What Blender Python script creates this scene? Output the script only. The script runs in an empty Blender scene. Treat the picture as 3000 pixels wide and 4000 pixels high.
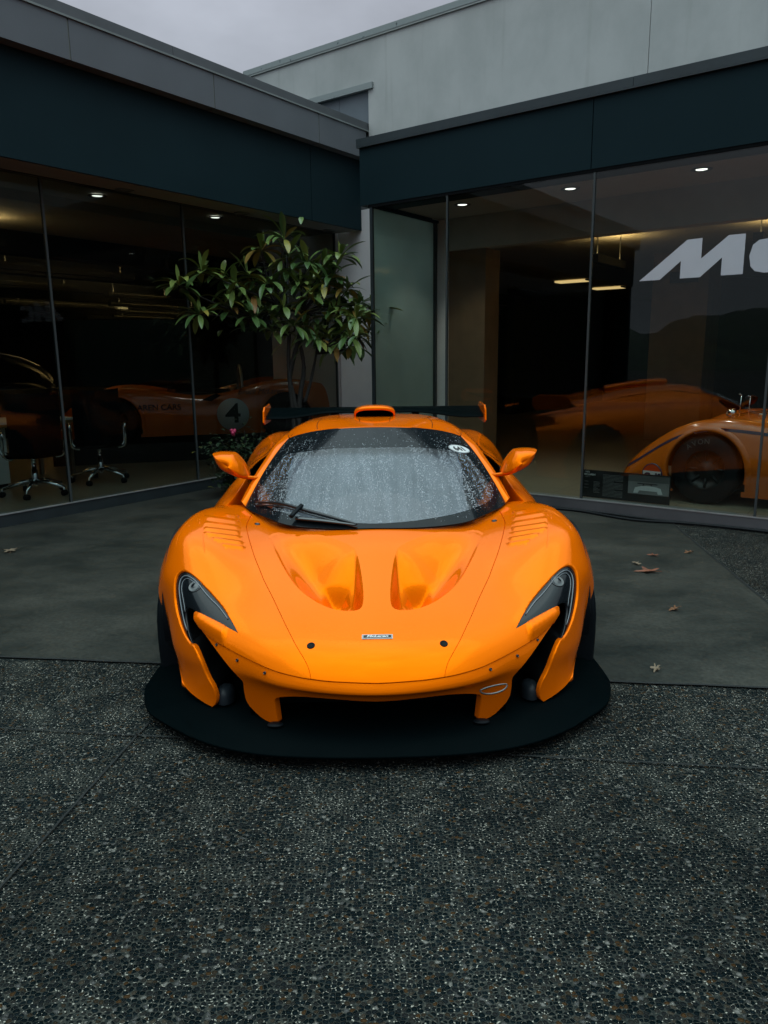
import bpy, bmesh, math, random
import numpy as np
from mathutils import Vector, Matrix
from mathutils.bvhtree import BVHTree
from mathutils.geometry import delaunay_2d_cdt
R = math.radians
C = bpy.context.scene.collection
rnd = random.Random(7)

# ------------------------------------------------------------------ camera
cam_d = bpy.data.cameras.new("camera")
cam = bpy.data.objects.new("camera", cam_d); C.objects.link(cam)
cam_d.sensor_fit = 'VERTICAL'; cam_d.sensor_height = 36.0; cam_d.sensor_width = 27.0
cam_d.lens = 2913.0 / 4000.0 * 36.0
cam_d.clip_start = 0.05; cam_d.clip_end = 2000
PITCH, ROLL = R(11.72), R(-0.649)
fw = Vector((0, math.cos(PITCH), -math.sin(PITCH)))
rt0 = Vector((1, 0, 0)); up0 = rt0.cross(fw)
rt = rt0 * math.cos(ROLL) + up0 * math.sin(ROLL); up = rt.cross(fw)
M = Matrix((rt, up, -fw)).transposed().to_4x4()
M.translation = Vector((0, 0, 1.45))
cam.matrix_world = M
bpy.context.scene.camera = cam

# ------------------------------------------------------------------ world: overcast sky
SUN_EL, SUN_AZ = R(80), R(190)
w = bpy.data.worlds.new("World"); bpy.context.scene.world = w
w.use_nodes = True
nt = w.node_tree; N = nt.nodes; L = nt.links
for n in list(N): N.remove(n)
out = N.new('ShaderNodeOutputWorld'); bg = N.new('ShaderNodeBackground')
sky = N.new('ShaderNodeTexSky'); sky.sky_type = 'NISHITA'; sky.sun_disc = False
sky.sun_elevation = SUN_EL; sky.sun_rotation = SUN_AZ
sky.air_density = 1.0; sky.dust_density = 4.0
hsv = N.new('ShaderNodeHueSaturation'); hsv.inputs['Saturation'].default_value = 0.12
hsv.inputs['Value'].default_value = 0.35
tc = N.new('ShaderNodeTexCoord'); sep = N.new('ShaderNodeSeparateXYZ')
ramp = N.new('ShaderNodeValToRGB')
ramp.color_ramp.elements[0].position = 0.0; ramp.color_ramp.elements[0].color = (0.25, 0.30, 0.34, 1)
ramp.color_ramp.elements[1].position = 1.0; ramp.color_ramp.elements[1].color = (2.05, 2.80, 2.90, 1)
e = ramp.color_ramp.elements.new(0.42); e.color = (0.48, 0.515, 0.595, 1)
e = ramp.color_ramp.elements.new(0.68); e.color = (0.98, 1.24, 1.32, 1)
nz = N.new('ShaderNodeTexNoise'); nz.inputs['Scale'].default_value = 3.0; nz.inputs['Detail'].default_value = 5
nz.inputs['Roughness'].default_value = 0.55
mpn = N.new('ShaderNodeMapping'); mpn.inputs['Scale'].default_value = (1, 1, 2.2)
cr2 = N.new('ShaderNodeMapRange'); cr2.inputs['From Min'].default_value = 0.3; cr2.inputs['From Max'].default_value = 0.7
cr2.inputs['To Min'].default_value = 0.80; cr2.inputs['To Max'].default_value = 1.20
mul = N.new('ShaderNodeMixRGB'); mul.blend_type = 'MULTIPLY'; mul.inputs['Fac'].default_value = 1
mulk = N.new('ShaderNodeMixRGB'); mulk.blend_type = 'MULTIPLY'; mulk.inputs['Fac'].default_value = 1
mulk.inputs['Color2'].default_value = (10, 10, 10, 1)
mix = N.new('ShaderNodeMixRGB'); mix.inputs['Fac'].default_value = 0.9
L.new(sky.outputs[0], hsv.inputs['Color'])
L.new(tc.outputs['Generated'], sep.inputs[0]); L.new(sep.outputs['Z'], ramp.inputs[0])
L.new(tc.outputs['Generated'], mpn.inputs[0]); L.new(mpn.outputs[0], nz.inputs['Vector'])
L.new(nz.outputs['Fac'], cr2.inputs[0])
L.new(ramp.outputs[0], mul.inputs['Color1']); L.new(cr2.outputs[0], mul.inputs['Color2'])
L.new(mul.outputs[0], mulk.inputs['Color1'])
L.new(hsv.outputs[0], mix.inputs['Color1']); L.new(mulk.outputs[0], mix.inputs['Color2'])
L.new(mix.outputs[0], bg.inputs[0]); bg.inputs[1].default_value = 0.10
L.new(bg.outputs[0], out.inputs[0])

sun_d = bpy.data.lights.new("sun", 'SUN'); sun = bpy.data.objects.new("sun", sun_d); C.objects.link(sun)
sun_d.energy = 0.6; sun_d.angle = R(70); sun_d.color = (1.0, 0.98, 0.93)
sd = Vector((math.sin(SUN_AZ) * math.cos(SUN_EL), math.cos(SUN_AZ) * math.cos(SUN_EL), math.sin(SUN_EL)))
sun.rotation_euler = sd.to_track_quat('Z', 'Y').to_euler()
sc = bpy.context.scene
sc.view_settings.view_transform = 'Standard'; sc.view_settings.look = 'None'
sc.view_settings.exposure = 0.05; sc.view_settings.gamma = 1.0
sc.cycles.max_bounces = 10; sc.cycles.transparent_max_bounces = 16
sc.cycles.caustics_reflective = False; sc.cycles.caustics_refractive = False
sc.cycles.use_denoising = True
sc.cycles.sample_clamp_indirect = 4.0

# ------------------------------------------------------------------ helpers
def emp(name, label=None, cat=None, loc=(0, 0, 0), rz=0.0, group=None):
    o = bpy.data.objects.new(name, None); C.objects.link(o)
    o.empty_display_size = 0.2
    o.location = loc; o.rotation_euler = (0, 0, rz)
    tag(o, label, cat, group)
    return o
def tag(o, label=None, cat=None, group=None, kind=None):
    if label: o['label'] = label
    if cat: o['category'] = cat
    if group: o['group'] = group
    if kind: o['kind'] = kind
    return o
class MB:
    """collects simple shapes for one mesh object"""
    def __init__(s): s.v = []; s.f = []; s.m = []; s.smooth = []
    def add(s, vs, fs, mat=0, smooth=False):
        b = len(s.v); s.v += [tuple(p) for p in vs]
        for f in fs:
            s.f.append([i + b for i in f]); s.m.append(mat); s.smooth.append(smooth)
        return s
    def box(s, a, b, mat=0):
        x0, y0, z0 = [min(a[i], b[i]) for i in range(3)]; x1, y1, z1 = [max(a[i], b[i]) for i in range(3)]
        return s.add([(x0, y0, z0), (x1, y0, z0), (x1, y1, z0), (x0, y1, z0), (x0, y0, z1), (x1, y0, z1), (x1, y1, z1), (x0, y1, z1)],
                     [(0, 3, 2, 1), (4, 5, 6, 7), (0, 1, 5, 4), (1, 2, 6, 5), (2, 3, 7, 6), (3, 0, 4, 7)], mat)
    def tube(s, pts, r, n=10, mat=0, cap=True, flat=1.0):
        pts = [Vector(p) for p in pts]; k = len(pts)
        rs = r if isinstance(r, (list, tuple)) else [r] * k
        ref = Vector((0, 0, 1)); rings = []
        for i, p in enumerate(pts):
            t = (pts[min(i + 1, k - 1)] - pts[max(i - 1, 0)]).normalized()
            a = t.cross(ref)
            if a.length < 1e-3: a = t.cross(Vector((0, 1, 0)))
            a.normalize(); b = a.cross(t).normalized()
            rings.append([p + (a * math.cos(q) + b * math.sin(q) * flat) * rs[i] for q in [2 * math.pi * j / n for j in range(n)]])
        vs = [v for r_ in rings for v in r_]; fs = []
        for i in range(k - 1):
            for j in range(n):
                fs.append((i * n + j, i * n + (j + 1) % n, (i + 1) * n + (j + 1) % n, (i + 1) * n + j))
        if cap:
            fs.append(tuple(range(n))[::-1]); fs.append(tuple((k - 1) * n + j for j in range(n)))
        return s.add(vs, fs, mat, True)
    def lathe(s, prof, origin=(0, 0, 0), axis='z', n=24, mat=0):
        """prof: (radius, height) list"""
        vs = []; fs = []
        for r, h in prof:
            for j in range(n):
                q = 2 * math.pi * j / n; x, y = r * math.cos(q), r * math.sin(q)
                p = {'z': (x, y, h), 'x': (h, x, y), 'y': (x, h, y)}[axis]
                vs.append((p[0] + origin[0], p[1] + origin[1], p[2] + origin[2]))
        for i in range(len(prof) - 1):
            for j in range(n):
                fs.append((i * n + j, i * n + (j + 1) % n, (i + 1) * n + (j + 1) % n, (i + 1) * n + j))
        return s.add(vs, fs, mat, True)
    def prism(s, poly, a, b, plane='xz', mat=0):
        """polygon in a plane, extruded from a to b along the third axis"""
        n = len(poly)
        def P(p, h): return {'xz': (p[0], h, p[1]), 'xy': (p[0], p[1], h), 'yz': (h, p[0], p[1])}[plane]
        vs = [P(p, a) for p in poly] + [P(p, b) for p in poly]
        fs = [tuple(range(n))[::-1], tuple(range(n, 2 * n))] + [(i, (i + 1) % n, n + (i + 1) % n, n + i) for i in range(n)]
        return s.add(vs, fs, mat)
    def grid(s, G, mat=0, smooth=True, flip=False):
        G = np.asarray(G); a, b = G.shape[:2]
        fs = []
        for i in range(a - 1):
            for j in range(b - 1):
                q = (i * b + j, i * b + j + 1, (i + 1) * b + j + 1, (i + 1) * b + j)
                fs.append(q[::-1] if flip else q)
        return s.add(G.reshape(-1, 3), fs, mat, smooth)
    def build(s, name, mats, parent=None, bevel=0, loc=None):
        me = bpy.data.meshes.new(name); me.from_pydata(s.v, [], s.f)
        for m_ in (mats if isinstance(mats, (list, tuple)) else [mats]): me.materials.append(m_)
        me.polygons.foreach_set('material_index', s.m); me.polygons.foreach_set('use_smooth', s.smooth)
        bm = bmesh.new(); bm.from_mesh(me); bmesh.ops.recalc_face_normals(bm, faces=bm.faces); bm.to_mesh(me); bm.free()
        o = bpy.data.objects.new(name, me); C.objects.link(o)
        if parent: o.parent = parent
        if loc: o.location = loc
        if bevel:
            b = o.modifiers.new('bevel', 'BEVEL'); b.width = bevel; b.segments = 2; b.limit_method = 'ANGLE'; b.angle_limit = R(40)
        return o
def text_obj(name, txt, size, mat, parent, mtx, ext=0.001, bold=0.0, width=1.0, shear=0.0):
    cu = bpy.data.curves.new(name, 'FONT'); cu.body = txt; cu.size = size; cu.extrude = ext; cu.offset = bold
    cu.align_x = 'CENTER'; cu.align_y = 'CENTER'; cu.shear = shear; cu.resolution_u = 4
    t = bpy.data.objects.new(name, cu)
    me = bpy.data.meshes.new_from_object(t); bpy.data.objects.remove(t); bpy.data.curves.remove(cu)
    me.transform(Matrix.Diagonal((width, 1, 1, 1)))
    me.name = name; me.materials.clear(); me.materials.append(mat)
    o = bpy.data.objects.new(name, me); C.objects.link(o)
    o.parent = parent; o.matrix_basis = mtx
    return o
def frame(origin, xax, yax):
    x = Vector(xax).normalized(); z = x.cross(Vector(yax)).normalized(); y = z.cross(x)
    m = Matrix((x, y, z)).transposed().to_4x4(); m.translation = Vector(origin); return m

# ------------------------------------------------------------------ materials
def mat(name):
    m = bpy.data.materials.new(name); m.use_nodes = True
    return m, m.node_tree.nodes, m.node_tree.links, m.node_tree.nodes['Principled BSDF']
def simple(name, col, rough=0.5, metal=0.0, coat=0.0, var=0.12, vscale=6.0, bump=0.0, bscale=200.0, spec=0.5, coat_rough=0.05):
    """a principled surface whose colour and roughness wander a little (dust, wear), with optional fine grain"""
    m, n, l, p = mat(name)
    p.inputs['Roughness'].default_value = rough; p.inputs['Metallic'].default_value = metal
    p.inputs['Coat Weight'].default_value = coat; p.inputs['Coat Roughness'].default_value = coat_rough
    p.inputs['Specular IOR Level'].default_value = spec
    tcn = n.new('ShaderNodeTexCoord'); no = n.new('ShaderNodeTexNoise')
    no.inputs['Scale'].default_value = vscale; no.inputs['Detail'].default_value = 6
    l.new(tcn.outputs['Object'], no.inputs['Vector'])
    mr = n.new('ShaderNodeMapRange'); mr.inputs['From Min'].default_value = 0.3; mr.inputs['From Max'].default_value = 0.7
    mr.inputs['To Min'].default_value = 1 - var; mr.inputs['To Max'].default_value = 1 + var
    l.new(no.outputs['Fac'], mr.inputs[0])
    mx = n.new('ShaderNodeMixRGB'); mx.blend_type = 'MULTIPLY'; mx.inputs['Fac'].default_value = 1
    mx.inputs['Color1'].default_value = (*col, 1); l.new(mr.outputs[0], mx.inputs['Color2'])
    l.new(mx.outputs[0], p.inputs['Base Color'])
    if bump:
        n2 = n.new('ShaderNodeTexNoise'); n2.inputs['Scale'].default_value = bscale; n2.inputs['Detail'].default_value = 3
        l.new(tcn.outputs['Object'], n2.inputs['Vector'])
        b = n.new('ShaderNodeBump'); b.inputs['Strength'].default_value = bump; b.inputs['Distance'].default_value = 0.002
        l.new(n2.outputs['Fac'], b.inputs['Height']); l.new(b.outputs[0], p.inputs['Normal'])
    return m
def glowing(name, col, strength):
    m, n, l, p = mat(name)
    p.inputs['Base Color'].default_value = (*col, 1)
    p.inputs['Emission Color'].default_value = (*col, 1); p.inputs['Emission Strength'].default_value = strength
    return m
def fresnel(n, l, ior):
    """fresnel that is the same from both sides of a pane"""
    fr = n.new('ShaderNodeFresnel'); ge = n.new('ShaderNodeNewGeometry'); mr = n.new('ShaderNodeMapRange')
    mr.inputs['To Min'].default_value = ior; mr.inputs['To Max'].default_value = 1.0 / ior
    l.new(ge.outputs['Backfacing'], mr.inputs[0]); l.new(mr.outputs[0], fr.inputs['IOR']); return fr
def glass(name, tint=(0.85, 0.9, 0.9), ior=1.5, rough=0.0, wav=0.0):
    m, n, l, p = mat(name); n.remove(p)
    o = n['Material Output']; mx = n.new('ShaderNodeMixShader'); tr = n.new('ShaderNodeBsdfTransparent'); gl = n.new('ShaderNodeBsdfGlossy')
    fr = fresnel(n, l, ior)
    tr.inputs['Color'].default_value = (*tint, 1); gl.inputs['Roughness'].default_value = rough
    l.new(fr.outputs[0], mx.inputs[0]); l.new(tr.outputs[0], mx.inputs[1]); l.new(gl.outputs[0], mx.inputs[2]); l.new(mx.outputs[0], o.inputs[0])
    if wav:
        tcn = n.new('ShaderNodeTexCoord'); no = n.new('ShaderNodeTexNoise'); no.inputs['Scale'].default_value = 0.9; no.inputs['Detail'].default_value = 1
        l.new(tcn.outputs['Object'], no.inputs['Vector'])
        b = n.new('ShaderNodeBump'); b.inputs['Strength'].default_value = wav; b.inputs['Distance'].default_value = 0.02
        l.new(no.outputs['Fac'], b.inputs['Height']); l.new(b.outputs[0], gl.inputs['Normal'])
    return m

def wet_paint(name, col):
    m, n, l, p = mat(name)
    p.inputs['Base Color'].default_value = (*col, 1); p.inputs['Roughness'].default_value = 0.07
    p.inputs['Metallic'].default_value = 0.28; p.inputs['Specular IOR Level'].default_value = 0.35; p.inputs['Specular Tint'].default_value = (1.0, 0.50, 0.03, 1)
    tcn = n.new('ShaderNodeTexCoord')
    # beads of rain water: small domes scattered over the lacquer
    vo = n.new('ShaderNodeTexVoronoi'); vo.inputs['Scale'].default_value = 130; vo.inputs['Randomness'].default_value = 1
    l.new(tcn.outputs['Object'], vo.inputs['Vector'])
    sp = n.new('ShaderNodeSeparateColor'); l.new(vo.outputs['Color'], sp.inputs[0])
    mr = n.new('ShaderNodeMapRange'); mr.inputs['From Min'].default_value = 0.42; mr.inputs['From Max'].default_value = 0.0
    l.new(vo.outputs['Distance'], mr.inputs[0])
    gt = n.new('ShaderNodeMath'); gt.operation = 'GREATER_THAN'; gt.inputs[1].default_value = 0.45; l.new(sp.outputs[0], gt.inputs[0])
    mu = n.new('ShaderNodeMath'); mu.operation = 'MULTIPLY'; l.new(mr.outputs[0], mu.inputs[0]); l.new(gt.outputs[0], mu.inputs[1])
    b = n.new('ShaderNodeBump'); b.inputs['Strength'].default_value = 0.20; b.inputs['Distance'].default_value = 0.001
    l.new(mu.outputs[0], b.inputs['Height']); l.new(b.outputs[0], p.inputs['Normal'])
    return m
PAINT = wet_paint('papaya_lacquer', (0.93, 0.160, 0.0004))
BLACK = simple('black_plastic', (0.004, 0.006, 0.008), 0.5, var=0.2, spec=.10)
GLOSSBLACK = simple('gloss_black', (0.006, 0.008, 0.010), 0.12, var=0.1, coat=0.6)
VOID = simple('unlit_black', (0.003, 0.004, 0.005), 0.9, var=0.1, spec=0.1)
CHROME = simple('chrome', (0.75, 0.76, 0.78), 0.12, metal=1.0, var=0.05)
STEEL = simple('brushed_steel', (0.45, 0.45, 0.45), 0.3, metal=1.0)
RUBBER = simple('tyre_rubber', (0.007, 0.009, 0.011), 0.62, var=0.2, spec=.2, bump=0.3, bscale=300)
WHITE = simple('white_print', (0.62, 0.63, 0.63), 0.5, var=0.05)
INK = simple('black_print', (0.008, 0.009, 0.010), 0.5, var=0.05)
def carbon_mat():
    m, n, l, p = mat('carbon_fibre')
    tcn = n.new('ShaderNodeTexCoord')
    ck = n.new('ShaderNodeTexChecker'); ck.inputs['Scale'].default_value = 160
    ck.inputs['Color1'].default_value = (0.0003, 0.0014, 0.0018, 1); ck.inputs['Color2'].default_value = (0.0014, 0.0042, 0.0050, 1)
    l.new(tcn.outputs['Object'], ck.inputs['Vector']); l.new(ck.outputs[0], p.inputs['Base Color'])
    p.inputs['Specular IOR Level'].default_value = 0.012
    no = n.new('ShaderNodeTexNoise'); no.inputs['Scale'].default_value = 9; l.new(tcn.outputs['Object'], no.inputs['Vector'])
    mr = n.new('ShaderNodeMapRange'); mr.inputs['To Min'].default_value = 0.3; mr.inputs['To Max'].default_value = 0.6
    l.new(no.outputs['Fac'], mr.inputs[0]); l.new(mr.outputs[0], p.inputs['Roughness'])
    vo = n.new('ShaderNodeTexVoronoi'); vo.inputs['Scale'].default_value = 150; l.new(tcn.outputs['Object'], vo.inputs['Vector'])
    b = n.new('ShaderNodeBump'); b.inputs['Strength'].default_value = 0.25; b.inputs['Distance'].default_value = 0.002; b.invert = True
    l.new(vo.outputs['Distance'], b.inputs['Height']); l.new(b.outputs[0], p.inputs['Normal'])
    return m
CARBON = carbon_mat()
# lines drawn on the car's skin, as seen along rays from a point 2.417 m ahead of the nose and 1.45 m up:
# (sideways / distance, down / distance); they are cast onto the skin below
GAP = [(0.0014,0.4598),(0.0245,0.4588),(0.0661,0.4559),(0.0962,0.4518),(0.1178,0.4474),(0.1486,0.438),(0.1769,0.4243),(0.201,0.4107),(0.217,0.4008),(0.233,0.3901),(0.2424,0.3802),(0.2485,0.3723)]
TIP = [(0.2486,0.3723),(0.2517,0.3642),(0.2547,0.3565),(0.2562,0.3509),(0.256,0.3481),(0.2539,0.3468)]
LENS_OUT = [(0.1964,0.3794),(0.2014,0.3678),(0.2065,0.357),(0.212,0.3462),(0.2176,0.3365),(0.2233,0.3288),(0.2289,0.3215),(0.2346,0.3146),(0.2403,0.3082),(0.2459,0.3018),(0.2516,0.2958),(0.2563,0.2916),(0.2612,0.2886),(0.2651,0.287),(0.2687,0.2866),(0.2722,0.2878),(0.2753,0.2902),(0.278,0.2937),(0.2798,0.2975),(0.2817,0.3038),(0.2828,0.3111),(0.2834,0.3206),(0.2835,0.3302),(0.2829,0.3398),(0.282,0.3472),(0.2802,0.3569),(0.278,0.3666),(0.2753,0.3753),(0.2723,0.3829),(0.2691,0.3895),(0.2659,0.3946)]
LENS_IN = [(0.2659,0.3946),(0.2673,0.39),(0.269,0.3843),(0.2707,0.3765),(0.2718,0.3678),(0.2726,0.3592),(0.2727,0.3506),(0.2717,0.3453),(0.2697,0.3417),(0.2665,0.3404),(0.2629,0.3409),(0.2586,0.3435),(0.2539,0.3468)]
LENS_LOW = [(0.2539,0.3468),(0.2429,0.3526),(0.2311,0.3594),(0.2192,0.3661),(0.2073,0.3732),(0.1964,0.3794)]
CHEEK_IN = [(0.2659,0.3946),(0.2614,0.3979),(0.258,0.4061),(0.2549,0.416),(0.2515,0.427),(0.248,0.4382),(0.2435,0.4493),(0.2388,0.4588),(0.2356,0.4678),(0.234,0.4763),(0.2342,0.4831),(0.2364,0.488),(0.2403,0.4916)]
BUMP_OUT = [(0.2485,0.3723),(0.2426,0.3834),(0.2335,0.3995),(0.222,0.4178),(0.2108,0.4346),(0.2009,0.4474),(0.195,0.4551),(0.194,0.468),(0.1918,0.4827),(0.1865,0.4934)]
GRILLE = [(0.1487,0.5193),(0.1501,0.5027),(0.1513,0.489),(0.151,0.4834),(0.1488,0.4805),(0.1419,0.4793),(0.1293,0.4788),(0.1085,0.4796),(0.0876,0.4816),(0.0668,0.484),(0.0459,0.4861),(0.025,0.4881),(0.0017,0.4891)]
PANEL = [(0.0963,0.4518),(0.0974,0.4418),(0.1007,0.4295),(0.1046,0.4206),(0.1114,0.4074),(0.1181,0.3941),(0.1247,0.3788),(0.1313,0.3636),(0.1378,0.3473),(0.1443,0.3312),(0.1508,0.3163),(0.1572,0.3014),(0.1625,0.2856),(0.1679,0.2699),(0.1721,0.2543),(0.1754,0.2399),(0.1773,0.2288),(0.1774,0.2237),(0.1758,0.2192),(0.1728,0.213),(0.1695,0.2075)]
WS_LOW = [(0.1774,0.1991),(0.1737,0.2034),(0.169,0.2068),(0.1622,0.21),(0.1547,0.2131),(0.1465,0.2168),(0.1382,0.22),(0.1286,0.2233),(0.1189,0.2258),(0.105,0.2277),(0.0883,0.2289),(0.0603,0.2297),(0.0323,0.2303),(-0.0014,0.2309)]
SC_IN = [(0.0301,0.2584),(0.0263,0.2678),(0.0238,0.2772),(0.022,0.2877),(0.0202,0.3014),(0.019,0.3151),(0.0186,0.3268),(0.0192,0.3364),(0.0209,0.3427),(0.0242,0.3463)]
SC_LIP = [(0.0242,0.3463),(0.0298,0.3484),(0.039,0.3491),(0.0492,0.3485),(0.0613,0.346),(0.0734,0.3413),(0.0835,0.336),(0.0934,0.329),(0.1013,0.323),(0.1082,0.3165)]
SC_OUT = [(0.1083,0.3165),(0.1151,0.308),(0.1218,0.2978),(0.1274,0.2876),(0.1325,0.2771),(0.1376,0.2658),(0.1422,0.2554),(0.1458,0.2454),(0.1481,0.2392)]
SC_TOP = [(0.1482,0.2392),(0.1404,0.2352),(0.1204,0.2335),(0.0906,0.2359),(0.0609,0.2425),(0.0411,0.251),(0.0302,0.2584)]
LOUV = [[(0.2373,0.2015),(0.1858,0.2105)],[(0.2413,0.209),(0.1856,0.2181)],[(0.2425,0.2173),(0.186,0.2257)],[(0.2414,0.2252),(0.1858,0.2329)],[(0.2371,0.2328),(0.1851,0.24)],[(0.228,0.24),(0.1828,0.2472)],[(0.2143,0.2495),(0.1806,0.2549)],[(0.2061,0.2559),(0.1792,0.26)]]
PINS = [(0.0945,0.4),(0.1627,0.2221)]
RIVETS = [(0.229,0.3963),(0.2011,0.4202),(0.1628,0.4402)]
LID = [(0.2503,0.3574),(0.2395,0.3651),(0.2277,0.3728),(0.2159,0.3806),(0.204,0.3873),(0.1941,0.394)]
FRIT = [(0.1602,0.181),(0.1599,0.1874),(0.1576,0.1913),(0.1539,0.1948),(0.1457,0.1991),(0.1367,0.203),(0.1238,0.2074),(0.1091,0.2115),(0.0879,0.2156),(0.0577,0.2202),(0.0322,0.2225),(-0.0015,0.2241)]
FRIT_UP = [(0.1603,0.181),(0.1579,0.1747),(0.1527,0.1671),(0.144,0.156),(0.1353,0.1457),(0.1267,0.1354),(0.1217,0.1299),(0.1154,0.1266),(0.0988,0.124),(0.0782,0.1218),(0.0508,0.1198),(0.0234,0.1193),(-0.0028,0.1194)]
SHADE = [(0.1139,0.1263),(0.1177,0.1348),(0.1204,0.1445),(0.1216,0.1542),(0.1228,0.1654),(0.1259,0.1808),(0.1304,0.1969),(0.1351,0.209),(0.139,0.2196)]
POCKET = [(0.0772,0.3142),(0.0686,0.3108),(0.0544,0.3095),(0.0413,0.3116),(0.0351,0.3092),(0.0339,0.3202),(0.0301,0.333),(0.0254,0.3437),(0.035,0.3511),(0.0635,0.3496),(0.0755,0.3408),(0.0788,0.328)]
STRUT_LOW = [(0.1864,0.4934),(0.1795,0.5017),(0.1725,0.5091),(0.1664,0.5138),(0.1602,0.5173),(0.154,0.519),(0.1488,0.5193)]
# the car's front skin: cross rows from the splitter up to the scuttle, each from the centre line outwards (metres)
NET=[
 [(0,.150,.070),(.20,.160,.070),(.37,.215,.070),(.47,.280,.070),(.57,.335,.070),(.655,.375,.073),(.705,.402,.083),(.752,.438,.095),(.792,.478,.108),(.822,.515,.124)],
 [(0,.120,.205),(.22,.145,.205),(.375,.200,.203),(.48,.265,.200),(.585,.325,.197),(.68,.390,.193),(.740,.440,.190),(.795,.500,.185),(.840,.565,.180),(.868,.630,.178)],
 [(0,.085,.249),(.23,.115,.251),(.385,.175,.256),(.49,.245,.262),(.60,.320,.268),(.70,.400,.268),(.765,.460,.262),(.825,.530,.257),(.875,.610,.252),(.906,.700,.250)],
 [(0,.100,.292),(.24,.130,.296),(.385,.192,.305),(.495,.265,.320),(.60,.345,.341),(.704,.430,.362),(.785,.510,.365),(.85,.590,.357),(.905,.680,.345),(.943,.770,.325)],
 [(0,.170,.362),(.24,.198,.362),(.385,.250,.365),(.50,.320,.376),(.60,.395,.395),(.70,.475,.425),(.79,.555,.443),(.865,.640,.440),(.930,.735,.424),(.981,.815,.390)],
 [(0,.275,.411),(.24,.293,.409),(.385,.335,.410),(.50,.395,.418),(.60,.460,.440),(.70,.535,.474),(.79,.610,.505),(.87,.690,.517),(.94,.770,.508),(.990,.848,.455)],
 [(0,.430,.466),(.24,.440,.463),(.385,.465,.460),(.50,.515,.467),(.60,.575,.493),(.70,.635,.534),(.79,.705,.573),(.87,.775,.594),(.935,.845,.585),(.984,.900,.530)],
 [(0,.700,.562),(.24,.705,.557),(.385,.715,.547),(.50,.735,.548),(.60,.765,.574),(.70,.805,.617),(.79,.850,.652),(.865,.895,.668),(.925,.940,.655),(.968,.985,.605)],
 [(0,.960,.655),(.24,.962,.648),(.385,.968,.632),(.50,.980,.622),(.60,1.00,.638),(.70,1.025,.674),(.785,1.055,.702),(.855,1.085,.706),(.912,1.11,.690),(.958,1.13,.640)],
 [(0,1.20,.705),(.24,1.20,.697),(.385,1.20,.680),(.50,1.205,.664),(.60,1.215,.668),(.70,1.23,.692),(.78,1.245,.715),(.845,1.26,.714),(.90,1.275,.692),(.950,1.29,.635)],
 [(0,1.45,.745),(.24,1.45,.735),(.385,1.45,.715),(.50,1.45,.695),(.60,1.45,.685),(.70,1.45,.692),(.78,1.45,.698),(.84,1.45,.690),(.89,1.45,.660),(.940,1.45,.590)],
]
def spl(P):
    P=np.asarray(P,float);k=len(P)
    A=np.zeros((k,k));B=np.zeros_like(P)
    for i in range(1,k-1):
        A[i,i-1:i+2]=1,4,1;B[i]=6*(P[i-1]-2*P[i]+P[i+1])
    A[0,0]=1;A[-1,-1]=1
    M=np.linalg.solve(A,B.reshape(k,-1)).reshape(P.shape)
    return M
def spl_eval(P,M,t):
    k=len(P);i=np.clip(np.floor(t).astype(int),0,k-2);s=(t-i)
    sh=(-1,)+(1,)*(P.ndim-1);s=s.reshape(sh)
    return P[i]*(1-s)+P[i+1]*s+M[i]*((1-s)**3-(1-s))/6+M[i+1]*(s**3-s)/6
NET.insert(0,[tuple(1.4*p-.4*q for p,q in zip(a,b)) for a,b in zip(NET[0],NET[1])])
class Net:
    def __init__(s,N):
        N=np.array(N,float)
        L=N[:,1:][:,::-1].copy();L[...,0]*=-1
        s.F=np.concatenate([L,N],1) # full symmetric
        s.nc=N.shape[1];s.nr=N.shape[0]
    def grid(s,us,vs):
        P=s.F.transpose(1,0,2);M=spl(P);us=np.asarray(us,float)+s.nc-1
        C=spl_eval(P,M,us).transpose(1,0,2)
        M2=spl(C);return spl_eval(C,M2,np.asarray(vs,float))
# ================================================================== the orange supercar
EYE = Vector((0, -2.417, 1.45))
CAR_LOC = (-0.028, 2.417, 0); CAR_YAW = R(0.6)
car = emp('sports_car', 'low papaya orange race-bred supercar with black rear wing, parked wet on the forecourt', 'car', CAR_LOC, CAR_YAW)
net = Net(NET)
SC = 0.1
# dense copy of the skin for casting the lines onto
_us = np.linspace(-0.4, 9, 189); _vs = np.linspace(0, 11, 221)
_G = net.grid(_us, _vs)
_nv, _nu = _G.shape[:2]
_quads = [(i * _nu + j, i * _nu + j + 1, (i + 1) * _nu + j + 1, (i + 1) * _nu + j) for i in range(_nv - 1) for j in range(_nu - 1)]
_bvh = BVHTree.FromPolygons([tuple(p) for p in _G.reshape(-1, 3)], _quads)
def cast(a, b):
    d = Vector((a, 1, -b)).normalized()
    hit, nrm, idx, dist = _bvh.ray_cast(EYE, d)
    if hit is None:
        hit, nrm, idx, dist = _bvh.find_nearest(EYE + d * 3.2)
    q = _quads[idx]; P = _G.reshape(-1, 3)
    i, j = divmod(q[0], _nu)
    p00, p10, p01 = P[q[0]], P[q[1]], P[q[3]]
    A = np.stack([p10 - p00, p01 - p00], 1); st, *_ = np.linalg.lstsq(A, np.array(hit) - p00, rcond=None)
    return (_us[j] + st[0] * (_us[1] - _us[0]), _vs[i] + st[1] * (_vs[1] - _vs[0]))
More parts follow.
